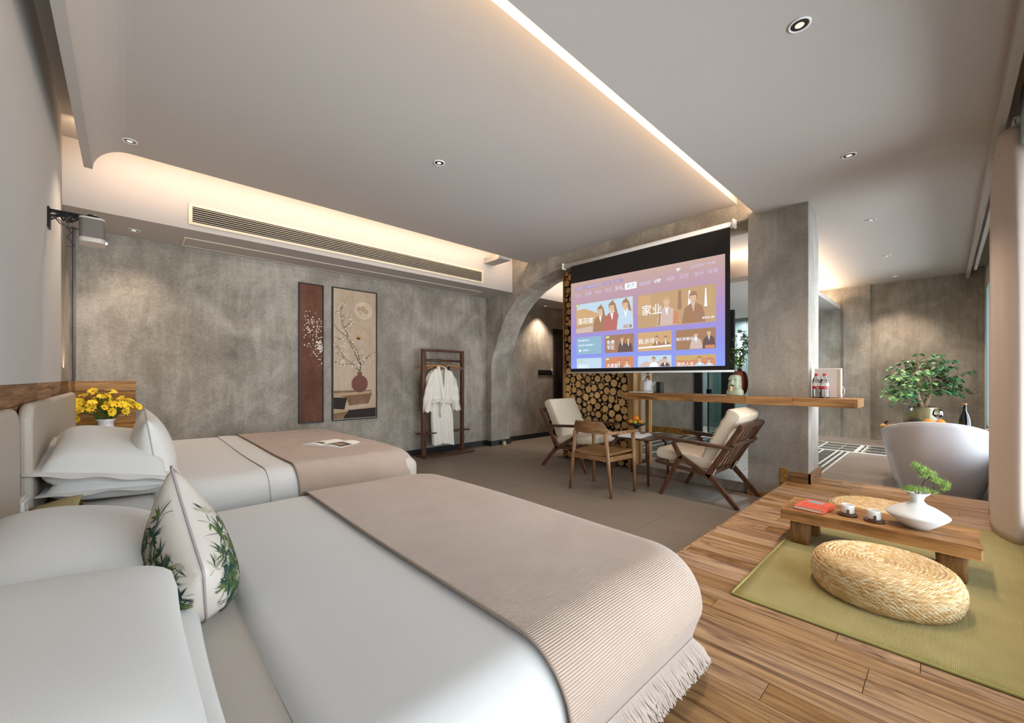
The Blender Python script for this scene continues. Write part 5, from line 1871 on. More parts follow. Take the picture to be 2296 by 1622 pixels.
# terracotta vase with leafy branches
M['terracotta'] = plain('terracotta', '87422a', 0.7, var=.1, vscale=8)
TX, TY = 4.83, 1.53
tv = thing('branch_vase', 'terracotta vase with fresh green branches behind the stone head on the bar', 'vase', (TX, TY, CT))
prof = []
for k in range(15):
    a = pi * k / 14
    prof.append((.030 + .050 * sin(a) ** .9 if 0 < k < 14 else (.045 if k == 0 else .022), .13 - .13 * cos(a)))
prof += [(.022, .285), (.018, .285), (.016, .25)]
MB().lathe(prof, (TX, TY, CT), 28).build('vase_body', 'terracotta', tv)
def leaf_shape(ln, wd, curl=.15, lobes=False):
    m = MB()
    vs = [(0, 0, 0)]
    rows = 5
    for i in range(1, rows):
        q = i / rows
        ww = wd * sin(pi * q ** .8)
        vs += [(ln * q, -ww, -curl * ln * q * q + .1 * ww), (ln * q, 0, -curl * ln * q * q), (ln * q, ww, -curl * ln * q * q + .1 * ww)]
    vs.append((ln, 0, -curl * ln))
    fs = [(0, 1, 2), (0, 2, 3)]
    for i in range(rows - 2):
        b = 1 + 3 * i
        fs += [(b, b + 3, b + 4, b + 1), (b + 1, b + 4, b + 5, b + 2)]
    b = 1 + 3 * (rows - 2)
    fs += [(b, len(vs) - 1, b + 1), (b + 1, len(vs) - 1, b + 2)]
    m.add(vs, fs, 0, True)
    return m
def leaf_mesh(name, ln, wd, mat, curl=.15):
    m = leaf_shape(ln, wd, curl)
    me = bpy.data.meshes.new(name); me.from_pydata(m.v, [], m.f); me.materials.append(M[mat])
    me.polygons.foreach_set('use_smooth', [True] * len(me.polygons))
    return me
def palm_leaf(name, r, mat):
    m = MB()
    vs = [(0, 0, 0)]; fs = []
    for i in range(5):
        a = radians(-110 + 55 * i)
        ln = r * (1 if i in (1, 2, 3) else .75)
        b = len(vs)
        vs += [(ln * .55 * cos(a - .35), ln * .55 * sin(a - .35), .002), (ln * cos(a), ln * sin(a), -.004), (ln * .55 * cos(a + .35), ln * .55 * sin(a + .35), .002)]
        fs.append((0, b, b + 1, b + 2))
    me = bpy.data.meshes.new(name); me.from_pydata(vs, [], fs); me.materials.append(M[mat])
    return me
pl_me = [palm_leaf('leaf', .034, 'leaf_bright'), palm_leaf('leaf', .028, 'leaf_green')]
rb_ = random.Random(17)
tw = MB()
vt = Vector((TX, TY, CT + .27))
brs = [((-.02, -.02, .42), .40), ((-.06, -.05, .33), .35), ((.03, -.06, .30), .3), ((-.10, .10, .12), .2), ((-.12, .22, .06), .2), ((-.03, .04, .22), .25), ((-.16, .36, .02), .15), ((.0, -.10, .2), .2), ((-.08, -.02, .1), .2), ((-.02, -.07, .38), .2)]
for (d, bend) in brs:
    d = Vector(d)
    pts = [vt + Vector((0, 0, -.05)), vt]
    for k in range(1, 9):
        q = k / 8
        pts.append(vt + Vector((d.x * q, d.y * q, d.z * q + .05 * sin(pi * q))))
    tw.tube(pts, [.0035 - .0025 * k / 9 for k in range(10)], 5, cap=False)
    for k in range(3, 10):
        for _ in range(3 if d.z > .1 else 2):
            p = pts[k] + Vector((rb_.gauss(0, .022), rb_.gauss(0, .022), rb_.gauss(0, .018)))
            if p.x > 5.1: continue
            tw.tube([pts[k], p], .0009, 4, cap=False)
            share('leaf', rb_.choice(pl_me), tv, p, (rb_.uniform(-.9, .9), rb_.uniform(-1.3, -.1), rb_.uniform(0, 6.28)), (rb_.uniform(.7, 1.15),) * 3)
M['bark2'] = plain('twig_bark', '5c4a2c', .8)
tw.build('twigs', 'bark2', tv)

# water bottles and white box on the free end of the bar
M['water'] = glass('water', (.975, .985, .99), .06)
M['label_white'] = plain('label_white', 'e4e8e6', .4)
M['label_red'] = plain('label_red', 'b8243a', .4)
M['label_green'] = plain('label_green', '1f6b4a', .4)
M['cap_red'] = plain('cap_red', 'c4203a', .35)
def bottle(loc, label):
    t = thing('water_bottle', label, 'bottle', loc, 0, 'bottles of water on the bar')
    pr = [(.030, 0), (.033, .006)]
    for k in range(6):
        z = .012 + k * .012
        pr += [(.0332, z), (.0315, z + .006)]
    pr += [(.0332, .085), (.0332, .145), (.031, .165), (.022, .190), (.014, .205), (.0135, .215)]
    MB().lathe(pr, n=24).build('bottle_body', 'bottle_plastic', t, local=True)
    MB().lathe([(r_ * .93, z + .003) for r_, z in pr[:-3]] + [(.0, .170)], n=20).build('water', 'water', t, local=True)
    MB().lathe([(.0145, .206), (.0152, .208), (.0152, .224), (.013, .226), (0, .226)], n=20).build('cap', 'cap_red', t, local=True)
    m = MB()
    m.lathe([(.0336, .082), (.0336, .108)], n=28, mi=1)
    m.lathe([(.0336, .108), (.0336, .136)], n=28, mi=0)
    # drop the automatic end caps
    keep = [i for i, f in enumerate(m.f) if len(f) == 4]
    m.f = [m.f[i] for i in keep]; m.m = [m.m[i] for i in keep]; m.s = [m.s[i] for i in keep]
    for a0 in (200, 330):
        a = radians(a0)
        for k in range(2):
            w2 = .005 - .002 * k
            m.add([(.0340 * cos(a - w2 / .034), .0340 * sin(a - w2 / .034), .116 + .005 * k), (.0340 * cos(a + w2 / .034), .0340 * sin(a + w2 / .034), .116 + .005 * k), (.0341 * cos(a), .0341 * sin(a), .128 - .003 * (1 - k))], [(0, 1, 2)], 2)
    lb = m.build('label', ['label_white', 'label_red', 'label_green'], t, local=True)
    for i, ch in enumerate('农夫山泉'):
        a = radians(196 + 17 * i)
        o = txt(ch, .013, (0, 0, 0), (pi / 2, 0, a + pi / 2), 'label_white', lb, 'lettering', 'CENTER')
        o.location = (.0342 * cos(a), .0342 * sin(a), .090)
    return t
bottle((4.735, .835, CT), 'red-capped water bottle closer to the concrete column')
bottle((4.700, .768, CT), 'red-capped water bottle in front of the white box, farther from the column')
wb_ = thing('white_router_box', 'white box with a looped cable standing behind the two water bottles', 'box', (4.85, .76, CT))
MB().box(4.80, 4.86, .66, .86, CT, CT + .275).build('box_body', 'white_plastic', wb_, bevel=.004)
MB().box(4.795, 4.80, .665, .69, CT + .02, CT + .26).build('side_panel', 'cream_plastic', wb_, bevel=.002)
MB().tube([(4.80, .655, CT + .11), (4.79, .64, CT + .09), (4.785, .635, CT + .05), (4.78, .65, CT + .012), (4.76, .70, CT + .006)], .0035, 6).build('cable', 'white_plastic', wb_)

# ------------------------------------------------------------------ lounge chairs (face local +Y)
M['lounge_wood'] = M['walnut_z']
def lounge():
    t = thing('lounge_chair', '', 'armchair', (0, 0, 0))
    W2 = .315
    for sx in (-1, 1):
        x = sx * W2
        sd = (1, 0, 0)
        m = MB()
        # rear leg, knot, front diagonal: one swept member; x-shaped side frame
        m.bar((x, -.375, 0), (x, -.115, .285), .030, .040, .030, .052, side=sd)
        m.bar((x, -.125, .255), (x, .165, .43), .030, .050, .030, .046, side=sd)
        m.bar((x, .15, .40), (x, .245, .565), .030, .050, .030, .040, side=sd)
        m.build('rear_leg', 'walnut_z', t, bevel=.006, local=True)
        m = MB()
        m.bar((x, .375, 0), (x, .165, .42), .030, .036, .030, .050, side=sd)
        m.build('front_leg', 'walnut_z', t, bevel=.006, local=True)
        m = MB()
        m.bar((x, -.100, .262), (x, -.405, .775), .030, .056, .030, .040, side=sd)
        m.build('back_post', 'walnut_z', t, bevel=.006, local=True)
        # armrest with a soft front end
        m = MB()
        m.prism([(.43, .590), (.415, .612), (.20, .608), (-.315, .572), (-.33, .560), (-.31, .545), (.20, .572), (.41, .578)], 'X', x - .032, x + .032)
        m.build('armrest', 'walnut', t, bevel=.007, local=True)
        MB().bar((x, -.12, .275), (x, .43, .345), .022, .038, side=sd).build('side_rail', 'walnut', t, bevel=.004, local=True)
        m = MB()
        m.tube([(x - sx * .022, -.17, .34), (x - sx * .024, -.15, .30), (x - sx * .02, -.125, .25)], .014, 8, flat=.4)
        m.build('strap', 'cushion_white', t, local=True)
    MB().box(-.30, .30, .405, .43, .322, .362).build('front_rail', 'walnut', t, bevel=.005, local=True)
    MB().bar((-.30, -.11, .285), (.30, -.11, .285), .03, .04, side=(0, 1, 0)).build('rear_rail', 'walnut', t, bevel=.005, local=True)
    MB().bar((-.34, -.335, .59), (.34, -.335, .59), .03, .03, side=(0, 1, 0)).build('cross_rail', 'walnut', t, bevel=.005, local=True)
    MB().bar((-.335, -.398, .765), (.335, -.398, .765), .030, .05, side=(0, .86, .5)).build('top_rail', 'walnut', t, bevel=.006, local=True)
    for k in range(5):
        xx = -.21 + .105 * k
        MB().bar((xx, -.125, .300), (xx, -.388, .745), .034, .012, side=(1, 0, 0)).build('slat', 'walnut_z', t, bevel=.003, local=True)
    def cush(name, w_, l_, th, rot, loc):
        m = MB()
        def g(u, v, top):
            a, b_ = 2 * u - 1, 2 * v - 1
            e = .12
            xx = w_ / 2 * a; yy = l_ / 2 * b_
            edge = (max(0, 1 - abs(a) ** 22) * max(0, 1 - abs(b_) ** 22)) ** .25
            crown = .012 * (1 - a * a) * (1 - b_ * b_)
            puck = .005 * sin(yy * 60 + 2 * sin(xx * 12)) * max(0, abs(a) - .6) / .4 + .003 * sin(xx * 45) * max(0, abs(b_) - .7) / .3
            z = (th / 2 * edge + crown + puck * edge) * (1 if top else -1)
            return rot @ Vector((xx * (1 - .01 * (1 - edge)), yy, z)) + Vector(loc)
        def mp(u):   # denser towards the rims
            return .5 - .5 * cos(pi * u)
        m.grid(lambda u, v: g(mp(u), mp(v), 1), 30, 30)
        m.grid(lambda u, v: g(mp(u), mp(v), 0), 30, 30, flip=True)
        o = m.build(name, 'cream_cloth', t, local=True, weld=True)
        MB().tube([g(a, b_, 1) for a, b_ in [(.01, q / 20) for q in range(1, 20)] + [(q / 20, .99) for q in range(1, 20)] + [(.99, 1 - q / 20) for q in range(1, 20)] + [(1 - q / 20, .01) for q in range(1, 20)]],
                  .0035, 5, closed=True).build('piping', 'cream_cloth', o, local=True)
    cush('seat_cushion', .58, .57, .115, Euler((radians(6), 0, 0)).to_matrix(), (0, .150, .395))
    cush('back_cushion', .56, .56, .135, Euler((radians(118), 0, 0)).to_matrix(), (0, -.205, .655))
    return t
lc = lounge()
lc.location = (4.395, 1.68, 0)
lc['label'] = 'dark wooden lounge chair with cream cushions beside the concrete column'
lc['group'] = 'lounge chairs by the round table'
dup(lc, (4.535, 3.48, 0), pi, 'dark wooden lounge chair with cream cushions in front of the log wall')

# ------------------------------------------------------------------ wooden armchair, back to the camera (faces +X)
dc = thing('dining_chair', 'brown wooden armchair with curved back and tan seat between the two lounge chairs', 'chair', (3.77, 2.565, 0))
def legt(p, q, r0, r1, nm='leg'):
    MB().tube([p, q], [r0, r1], 14).build(nm, 'chairwood', dc)
# back legs lean, carry the back rail
legt((3.555, 2.835, 0), (3.530, 2.745, .655), .016, .023)
legt((3.545, 2.305, 0), (3.535, 2.365, .655), .016, .023)
legt((3.965, 2.285, 0), (3.960, 2.305, .640), .017, .023)
legt((3.995, 2.830, 0), (3.960, 2.815, .640), .017, .023)
# one-piece bent back and arms
def back_path(q):   # q in -1..1 around the rear
    a = pi / 2 * q
    if abs(q) <= .55:
        return 3.50 + .055 * (q / .55) ** 2, 2.56 - .30 * q / .55 * .68
    s_ = (abs(q) - .55) / .45
    sgn = 1 if q > 0 else -1
    y = 2.56 - sgn * (.204 + .062 * sin(pi / 2 * min(1, s_ * 1.3)))
    x_ = 3.555 + .455 * s_ ** 1.15
    return x_, y
def back_fn(u, v, side):
    q = 2 * u - 1
    x_, y = back_path(q)
    aq = abs(q)
    if aq < .42: top, bot = .765, .640
    elif aq < .62:
        k = (aq - .42) / .20; k = k * k * (3 - 2 * k)
        top, bot = .765 - .100 * k, .640 - .005 * k
    else: top, bot = .665, .635 + .0 * aq
    e = .01
    x2, y2 = back_path(min(q + e, 1)); x1, y1 = back_path(max(q - e, -1))
    n = Vector((y2 - y1, -(x2 - x1), 0)).normalized()
    th = .010 + .016 * max(0, (aq - .45)) / .55
    z = bot + (top - bot) * v
    lean = -.02 * max(0, (z - .66)) / .1
    return Vector((x_ + lean, y, z)) + n * th * side
m = MB()
m.grid(lambda u, v: back_fn(u, v, 1), 60, 6)
m.grid(lambda u, v: back_fn(u, v, -1), 60, 6, flip=True)
m.grid(lambda u, v: back_fn(u, 1, 1 - 2 * v), 60, 1)
m.grid(lambda u, v: back_fn(u, 0, 2 * v - 1), 60, 1)
m.grid(lambda u, v: back_fn(0, u, 1 - 2 * v), 6, 1); m.grid(lambda u, v: back_fn(1, u, 1 - 2 * v), 6, 1, flip=True)
m.build('back_and_arms', 'chairwood_y', dc, weld=True, bevel=.005)
# seat frame and padded seat
fr = [(3.535, 2.345), (3.985, 2.300), (3.985, 2.815), (3.535, 2.770)]
m = MB()
for a, b_ in zip(fr, fr[1:] + fr[:1]):
    m.bar((a[0], a[1], .385), (b_[0], b_[1], .385), .022, .05, side=(0, 0, 1))
MBf = MB()
for a, b_ in zip(fr, fr[1:] + fr[:1]):
    MBf.bar((a[0], a[1], .385), (b_[0], b_[1], .385), .05, .022, side=(0, 0, 1))
MBf.build('seat_frame', 'chairwood_y', dc, bevel=.004)
def seat(u, v, top):
    a, b_ = 2 * u - 1, 2 * v - 1
    ed = (max(0, 1 - abs(a) ** 8) * max(0, 1 - abs(b_) ** 8)) ** .4
    x_ = 3.765 + .245 * a * (1 - .03 * b_ * b_)
    y = 2.558 + (.245 + .02 * a) * b_ * (1 + .02 * (1 - a * a))
    # dished across, sides lifted
    z = .418 + .016 * b_ * b_ + .006 * a + (.020 * ed if top else -.012 * ed)
    return Vector((x_, y, z))
m = MB()
m.grid(lambda u, v: seat(u, v, 1), 24, 24); m.grid(lambda u, v: seat(u, v, 0), 24, 24, flip=True)
m.build('seat', 'tan_cloth', dc, weld=True)

# ------------------------------------------------------------------ small table with open book and fruit stand
TX0, TY0, TH = 4.50, 2.53, .53
st_ = thing('side_table', 'small dark wooden table with rounded corners between the lounge chairs', 'side table', (TX0, TY0, 0))
loft(MB(), [[(p[0], p[1], z) for p in rrect(TX0, TY0, hx, hx, .12, 0, 6)] for z, hx in ((TH - .028, .262), (TH - .022, .272), (TH - .005, .272), (TH, .266))]).build('tabletop', 'walnut', st_)
for (ax, ay) in ((-1, -1), (1, -1), (1, 1), (-1, 1)):
    p0 = (TX0 + ax * .185, TY0 + ay * .185, TH - .026)
    m = MB()
    m.tube([(TX0 + ax * .10, TY0 + ay * .10, TH - .038), (TX0 + ax * .19, TY0 + ay * .19, TH - .045), (TX0 + ax * .222, TY0 + ay * .222, TH - .09), (TX0 + ax * .232, TY0 + ay * .232, .30), (TX0 + ax * .245, TY0 + ay * .245, 0)],
           [.012, .018, .021, .018, .013], 12)
    m.build('leg', 'walnut_z', st_)
open_book('book', 'open book with white pages lying on the small dark table', 'book', (4.36, 2.51, TH + .0005), radians(8), .19, .27, .02, 'black', ['paper', 'ink_brown', 'ink_dark'],
          [(1, .1, .85, .1, .35, 1)], lift=.022)
FX, FY = 4.62, 2.64
fs_ = thing('fruit_stand', 'dark footed fruit stand on the small table', 'fruit stand', (FX, FY, TH))
M['dark_wood'] = plain('fruit_stand_wood', '2d2522', .4)
MB().lathe([(.052, 0), (.052, .006), (.034, .03), (.030, .075), (.038, .085), (.095, .098), (.104, .112), (.104, .128), (.098, .128), (.09, .112), (.0, .108)], (FX, FY, TH), 32).build('stand_body', 'dark_wood', fs_)
M['orange'] = plain('orange_peel', 'ef8a12', .45, bump=.3, bscale=260)
M['lime'] = plain('green_apple', 'a9b52c', .35)
M['fruit_tip'] = plain('fruit_stalk', '4c5a20', .7)
def fruit(name, label, cat, p, r, mat, group):
    t = thing(name, label, cat, (p[0], p[1], p[2]), 0, group)
    MB().sphere((p[0], p[1], p[2] + r * .93), r, 20, 12, sc_=(1, 1, .93)).build('fruit_flesh', mat, t)
    MB().lathe([(.004, 0), (.003, .003), (0, .004)], (p[0], p[1], p[2] + r * 1.84), 8).build('stalk', 'fruit_tip', t)
FB = TH + .110
g = 'fruit heaped on the dark footed stand'
fruit('orange', 'orange at the left rim of the footed fruit stand', 'orange', (FX - .045, FY + .048, FB), .031, 'orange', g)
fruit('green_apple', 'yellow-green apple at the front of the fruit stand', 'apple', (FX - .052, FY - .008, FB), .028, 'lime', g)
fruit('orange', 'orange at the right of the fruit stand, below the top one', 'orange', (FX + .002, FY - .052, FB), .030, 'orange', g)
fruit('orange', 'orange hidden at the back of the fruit stand', 'orange', (FX + .045, FY + .010, FB), .031, 'orange', g)
fruit('orange', 'topmost orange of the fruit stand', 'orange', (FX - .006, FY + .004, FB + .044), .034, 'orange', g)
fruit('lime', 'small lime at the right rim of the fruit stand', 'lime', (FX - .020 + .01, FY - .088 + .004, FB + .004), .016, 'lime', g)

# wall switches past the arch and small things on the wall
sw = thing('switch_panel', 'black wall panel with a row of switches beside the entrance door', 'light switch', (6.31, NY, 1.32))
MB().box(6.10, 6.52, NY - .012, NY, 1.275, 1.375).build('panel', 'black', sw, bevel=.003)
for i in range(7):
    MB().box(6.125 + .056 * i, 6.17 + .056 * i, NY - .015, NY - .012, 1.295, 1.355).build('switch_key', 'dark_plaster', sw, bevel=.001)
tg = MB().box(6.50, 6.515, NY - .03, NY - .012, 1.36, 1.41)
tg.build('key_card', 'white_plastic', sw)
jar = thing('small_jar', 'tiny yellowish glass jar on the floor at the foot of the arch pilaster', 'jar', (4.83, 5.46, 0))
M['jar_yellow'] = plain('jar_wax', 'c9b87a', .4)
MB().lathe([(.032, 0), (.034, .004), (.034, .07), (.03, .072), (.0, .055)], (4.95, 5.46, 0), 20).build('jar_body', 'jar_yellow', jar)
MB().lathe([(.0345, .058), (.035, .06), (.035, .078), (.031, .078)], (4.95, 5.46, 0), 20).build('rim', 'steel', jar)

# ------------------------------------------------------------------ rug, low table and its things
rg = thing('rug', 'olive green woven rug on the wooden platform', 'rug', (3.1, .19, PZ))
def rugfn(u, v):
    x_ = 2.045 + 2.02 * u; y = -.318 + 1.0 * v
    return (x_, y, PZ + .009 + .0012 * sin(9 * x_) * sin(7 * y))
MB().grid(rugfn, 40, 20).build('rug_field', 'rug', rg, solid=.008)
edge_pts = [rugfn(u, 0) for u in [k / 30 for k in range(31)]] + [rugfn(1, v) for v in [k / 15 for k in range(1, 16)]] + [rugfn(1 - u, 1) for u in [k / 30 for k in range(1, 31)]] + [rugfn(0, 1 - v) for v in [k / 15 for k in range(1, 15)]]
MB().tube([(p[0], p[1], PZ + .0065) for p in edge_pts], .0065, 6, closed=True).build('bound_edge', 'rug_edge', rg)

LZ = .41
lt = thing('low_table', 'low rustic table made of one thick old board on stub legs, standing on the rug', 'low table', (3.11, .30, PZ + .01))
def lt_top(u, v, top):
    x_ = 2.925 + .36 * u; y = -.115 + .815 * v
    wob = .006 * sin(9 * y + 4) + .004 * sin(23 * y)
    if u in (0, 1): x_ += wob
    y += (.006 * sin(21 * x_)) if v in (0, 1) else 0
    return (x_, y, (LZ if top else LZ - .055) + .0015 * sin(13 * x_ + 5 * y))
m = MB()
m.grid(lambda u, v: lt_top(u, v, 1), 6, 40)
m.grid(lambda u, v: lt_top(u, v, 0), 6, 40, flip=True)
for e in (0, 1):
    m.grid(lambda u, v: lt_top(e, u, v > .5), 40, 1, flip=e == 1, smooth=False)
    m.grid(lambda u, v: lt_top(u, e, v > .5), 6, 1, flip=e == 0, smooth=False)
m.build('tabletop', 'tablewood', lt, weld=True, bevel=.006)
for nm, (a, b_, c, d) in (('leg', (2.945, 3.045, .555, .655)), ('leg', (3.155, 3.245, .545, .645)), ('leg', (2.950, 3.045, -.075, .035)), ('leg', (3.155, 3.245, -.075, .035))):
    cx2, cy2 = (a + b_) / 2, (c + d) / 2
    rings = []
    for z, s_ in ((PZ + .0095, 1.0), (PZ + .06, .96), (PZ + .11, .99), (LZ - .056, 1.02)):
        rings.append([(cx2 + (p[0] - cx2) * s_ + .003 * sin(p[1] * 60 + z * 40), cy2 + (p[1] - cy2) * s_ + .003 * sin(p[0] * 70 + z * 30), z) for p in rrect(cx2, cy2, (b_ - a) / 2, (d - c) / 2, .022, 0, 4)])
    loft(MB(), rings).build(nm, 'tableleg', lt)
for yy in (.60, -.02):
    pass

bk = thing('paperback', 'orange paperback with a grey picture on its cover, on the low table', 'book', (3.10, .555, LZ + .002), radians(-8.5))
M['cover_orange'] = plain('cover_orange', 'd4553a', .5)
M['cover_pic'] = plain('cover_picture', '8c929c', .5, var=.3, vscale=30)
M['page_edge'] = plain('page_edge', 'e2d6bd', .8)
bw, bh = .105, .075
MB().box(-bw + .003, bw - .003, -bh + .0, bh - .003, .002, .018).build('page_block', 'page_edge', bk, local=True)
MB().box(-bw, bw, -bh, bh, .018, .0198).box(-bw, bw, -bh, bh, 0, .002).box(-bw, bw, -bh - .001, -bh + .001, 0, .0198).build('cover', 'cover_orange', bk, local=True)
cv_ = MB().box(.035, .085, -.025, .055, .0198, .0202).build('cover_picture', 'cover_pic', bk, local=True)
rt_ = random.Random(12)
m = MB()
for i in range(9):
    for j in range(7):
        if rt_.random() < .75:
            xx = -.088 + i * .0125; yy = -.062 + j * .0175
            m.box(xx, xx + .0022, yy, yy + rt_.uniform(.006, .015), .0199, .0201)
m.build('cover_lettering', 'black', bk, local=True)

def cup(loc, label, rz):
    t = thing('teacup', label, 'cup', loc, rz, 'white cups on the low table')
    m = MB()
    n = 40
    vs, fs = [], []
    prof = [(.021, 0), (.029, .003), (.031, .012), (.031, .045), (.0305, .052), (.028, .052), (.027, .045), (.027, .010), (.0, .008)]
    for r_, z in prof:
        for j in range(n):
            a = 2 * pi * j / n
            rr = r_ * (1 + (.025 * sin(10 * a + z * 90) if .01 < z < .05 and r_ > .029 else 0))
            vs.append((rr * cos(a), rr * sin(a), z))
    for i in range(len(prof) - 1):
        for j in range(n):
            fs.append((i * n + j, i * n + (j + 1) % n, (i + 1) * n + (j + 1) % n, (i + 1) * n + j))
    m.add(vs, fs, 0, True)
    m.build('cup_body', 'white_ceramic', t, local=True)
    return t
def coaster(loc, label, rz):
    t = thing('coaster', label, 'coaster', loc, rz, 'wooden coasters on the low table')
    MB().lathe([(.044, 0), (.047, .002), (.047, .009), (.044, .011), (.0, .0095)], n=36).build('disc', 'walnut', t, local=True)
    MB().box(-.0385, -.0335, -.006, .006, .0105, .040).build('upright', 'walnut_z', t, local=True, bevel=.001)
    return t
coaster((3.085, .395, LZ + .001), 'dark round wooden coaster under the cup next to the orange book', radians(10))
coaster((3.060, .275, LZ + .001), 'dark round wooden coaster under the cup next to the white vase', radians(10))
cup((3.085, .395, LZ + .012), 'white ribbed cup on the coaster next to the orange book', 0)
cup((3.060, .275, LZ + .012), 'white ribbed cup on the coaster next to the white vase', .3)

# flat white vase with a pine branch
VX, VY = 3.105, .105
vs_ = thing('pine_vase', 'wide flat white vase with a small green pine on the low table', 'vase', (VX, VY, LZ))
prof = [(.045, 0), (.052, .003), (.085, .028), (.120, .060), (.1275, .070), (.1275, .074), (.112, .088), (.075, .112), (.040, .128), (.028, .142), (.025, .152), (.032, .170), (.052, .190), (.050, .191), (.030, .172), (.020, .15), (.0, .14)]
MB().lathe(prof, (VX, VY, LZ + .001), 48).build('vase_body', 'matt_white', vs_)
M['needle'] = plain('pine_needle', '66852a', .6, var=.3, vscale=60)
M['needle_tip'] = plain('pine_needle_tip', '8aa43a', .6)
M['pine_bark'] = plain('pine_bark', '4a3a2c', .9)
top = Vector((VX, VY, LZ + .185))
br_ = MB()
# direction of the image's right is (+x,-y); up is +z
Rr_ = Vector((.728, -.686, 0))
def PT(r_, z, d=0): return top + Rr_ * r_ + Vector((0, 0, z)) + Vector((.686, .728, 0)) * d
paths = [[PT(0, -.03), PT(.02, .02, .01), PT(.035, .045), PT(.06, .03), PT(.09, .045), PT(.10, .07)],
         [PT(.0, -.03), PT(-.01, .01), PT(-.04, .012), PT(.03, .015, .02)], [PT(.03, .045), PT(.045, .075), PT(.02, .10), PT(.0, .125), PT(-.012, .15)],
         [PT(.035, .045), PT(.08, .09, .01), PT(.07, .11)], [PT(.09, .045), PT(.13, .03), PT(.155, .028)], [PT(.09, .045), PT(.10, .005), PT(.07, -.005), PT(.085, -.02)]]
for p in paths:
    br_.tube(p, [.0038 - .0022 * k / (len(p) - 1) for k in range(len(p))], 6)
br_.tube([PT(.175, .03), PT(.18, .06), PT(.172, .08), PT(.185, .10)], .0012, 5)
br_.build('branch', 'pine_bark', vs_)
rn = random.Random(6)
pads = [(-.03, .022, .035, .012, 220), (.02, .018, .03, .012, 200), (-.052, .015, .015, .01, 70), (.05, .012, .018, .01, 70), (-.012, .150, .020, .014, 130), (.02, .128, .032, .016, 240), (.055, .105, .035, .018, 260),
        (.03, .09, .02, .012, 80), (.095, .070, .030, .014, 220), (.130, .055, .028, .014, 200), (.155, .040, .018, .016, 140), (.145, .02, .018, .012, 80), (.09, .002, .016, .01, 80)]
m = MB()
for (r_, z, sp_, th_, cnt) in pads:
    for _ in range(int(cnt * 1.5)):
        b0 = PT(r_ + rn.gauss(0, sp_ * .5), z + rn.gauss(0, th_ * .35), rn.gauss(0, sp_ * .5))
        d = Vector((rn.gauss(0, .6), rn.gauss(0, .6), abs(rn.gauss(.7, .4)))).normalized() * rn.uniform(.014, .024)
        s_ = d.cross(Vector((rn.random(), rn.random(), .3))).normalized() * .0008
        m.add([b0 - s_, b0 + s_, b0 + d], [(0, 1, 2)], 1 if rn.random() < .25 else 0)
tag(m.build('needles', ['needle', 'needle_tip'], vs_), kind='stuff')

# ------------------------------------------------------------------ straw pouf and flat straw mat: plaited coils
def strand_mesh(ln, wd, th):
    """a plump leaf-like lump along +X"""
    m = MB()
    vs = [(-ln / 2, 0, 0)]
    for q, s_ in ((-.28, .85), (.1, 1.0), (.36, .7)):
        vs += [(ln * q, -wd * s_, -th * .2), (ln * q, 0, th * s_), (ln * q, wd * s_, -th * .2)]
    vs.append((ln / 2, 0, 0))
    fs = [(0, 1, 2), (0, 2, 3)]
    for i in range(2):
        b = 1 + 3 * i
        fs += [(b, b + 3, b + 4, b + 1), (b + 1, b + 4, b + 5, b + 2)]
    fs += [(7, 10, 8), (8, 10, 9)]
    return vs, fs
def woven(mb, surf, coils, seed, wd=.0048, th=.0078, ln=.034, adv=.0205):
    """surf(t,a)->(point, normal, tangent-around); coils: list of t values with radius for spacing"""
    rr = random.Random(seed)
    for t_, circ in coils:
        n = max(5, int(circ / adv))
        for i in range(n):
            a = 2 * pi * (i + rr.uniform(-.1, .1)) / n
            for s_ in (-1, 1):
                aa = a + (pi / n if s_ > 0 else 0)
                p, nr, tg = surf(t_, aa)
                side = nr.cross(tg).normalized()
                d = (tg - side * s_ * .30).normalized()
                sd = nr.cross(d).normalized()
                l_, w_, h_ = ln * rr.uniform(.95, 1.1), wd * rr.uniform(.9, 1.1), th * rr.uniform(.9, 1.15)
                o = p + side * s_ * wd * .62 - nr * h_ * .1
                vs, fs = strand_mesh(l_, w_, h_)
                mb.add([o + d * v[0] + sd * v[1] + nr * v[2] for v in vs], fs, rr.choice((0, 0, 1, 1, 2)), True)
M['straw_light'] = plain('straw_light', 'ecd5ab', .65, spec=.3)
M['straw_mid'] = plain('straw_mid', 'e0bd88', .65, spec=.3)
M['straw_deep'] = plain('straw_deep', 'd4ac74', .7, spec=.3)
PX, PY, PRr, PH = 2.545, .200, .262, .155
pf = thing('straw_pouf', 'round plaited straw floor cushion on the olive rug in front of the low table', 'pouf', (PX, PY, PZ + .009))
def pouf_surf(t, a):
    # t: 0 centre of top .. 1 rim .. 2 bottom edge
    z0 = PZ + .010
    if t <= .62:
        r_ = (PRr - .06) * (t / .62)
        z = PH - .020 * (1 - (t / .62)) ** 1.2 + .004 * sin(t * 9)
        nr = Vector((cos(a) * .1, sin(a) * .1, 1)).normalized()
    else:
        ph = (t - .62) / (1.75 - .62) * pi * .95
        r_ = PRr - .06 + .06 * sin(ph) ** .9 if ph < pi / 2 else PRr - .035 + .035 * sin(ph)
        z = PH / 2 + PH / 2 * cos(ph)
        nr = Vector((cos(a) * (sin(ph) + .15), sin(a) * (sin(ph) + .15), cos(ph))).normalized()
    p = Vector((PX + r_ * cos(a), PY + r_ * sin(a), z0 + z))
    return p, nr, Vector((-sin(a), cos(a), 0))
core = MB()
core.grid(lambda u, v: pouf_surf(v * 1.75, 2 * pi * u)[0] - pouf_surf(v * 1.75, 2 * pi * u)[1] * .007, 60, 30)
core.build('core', 'straw_core', pf)
coils = []
r_ = .008
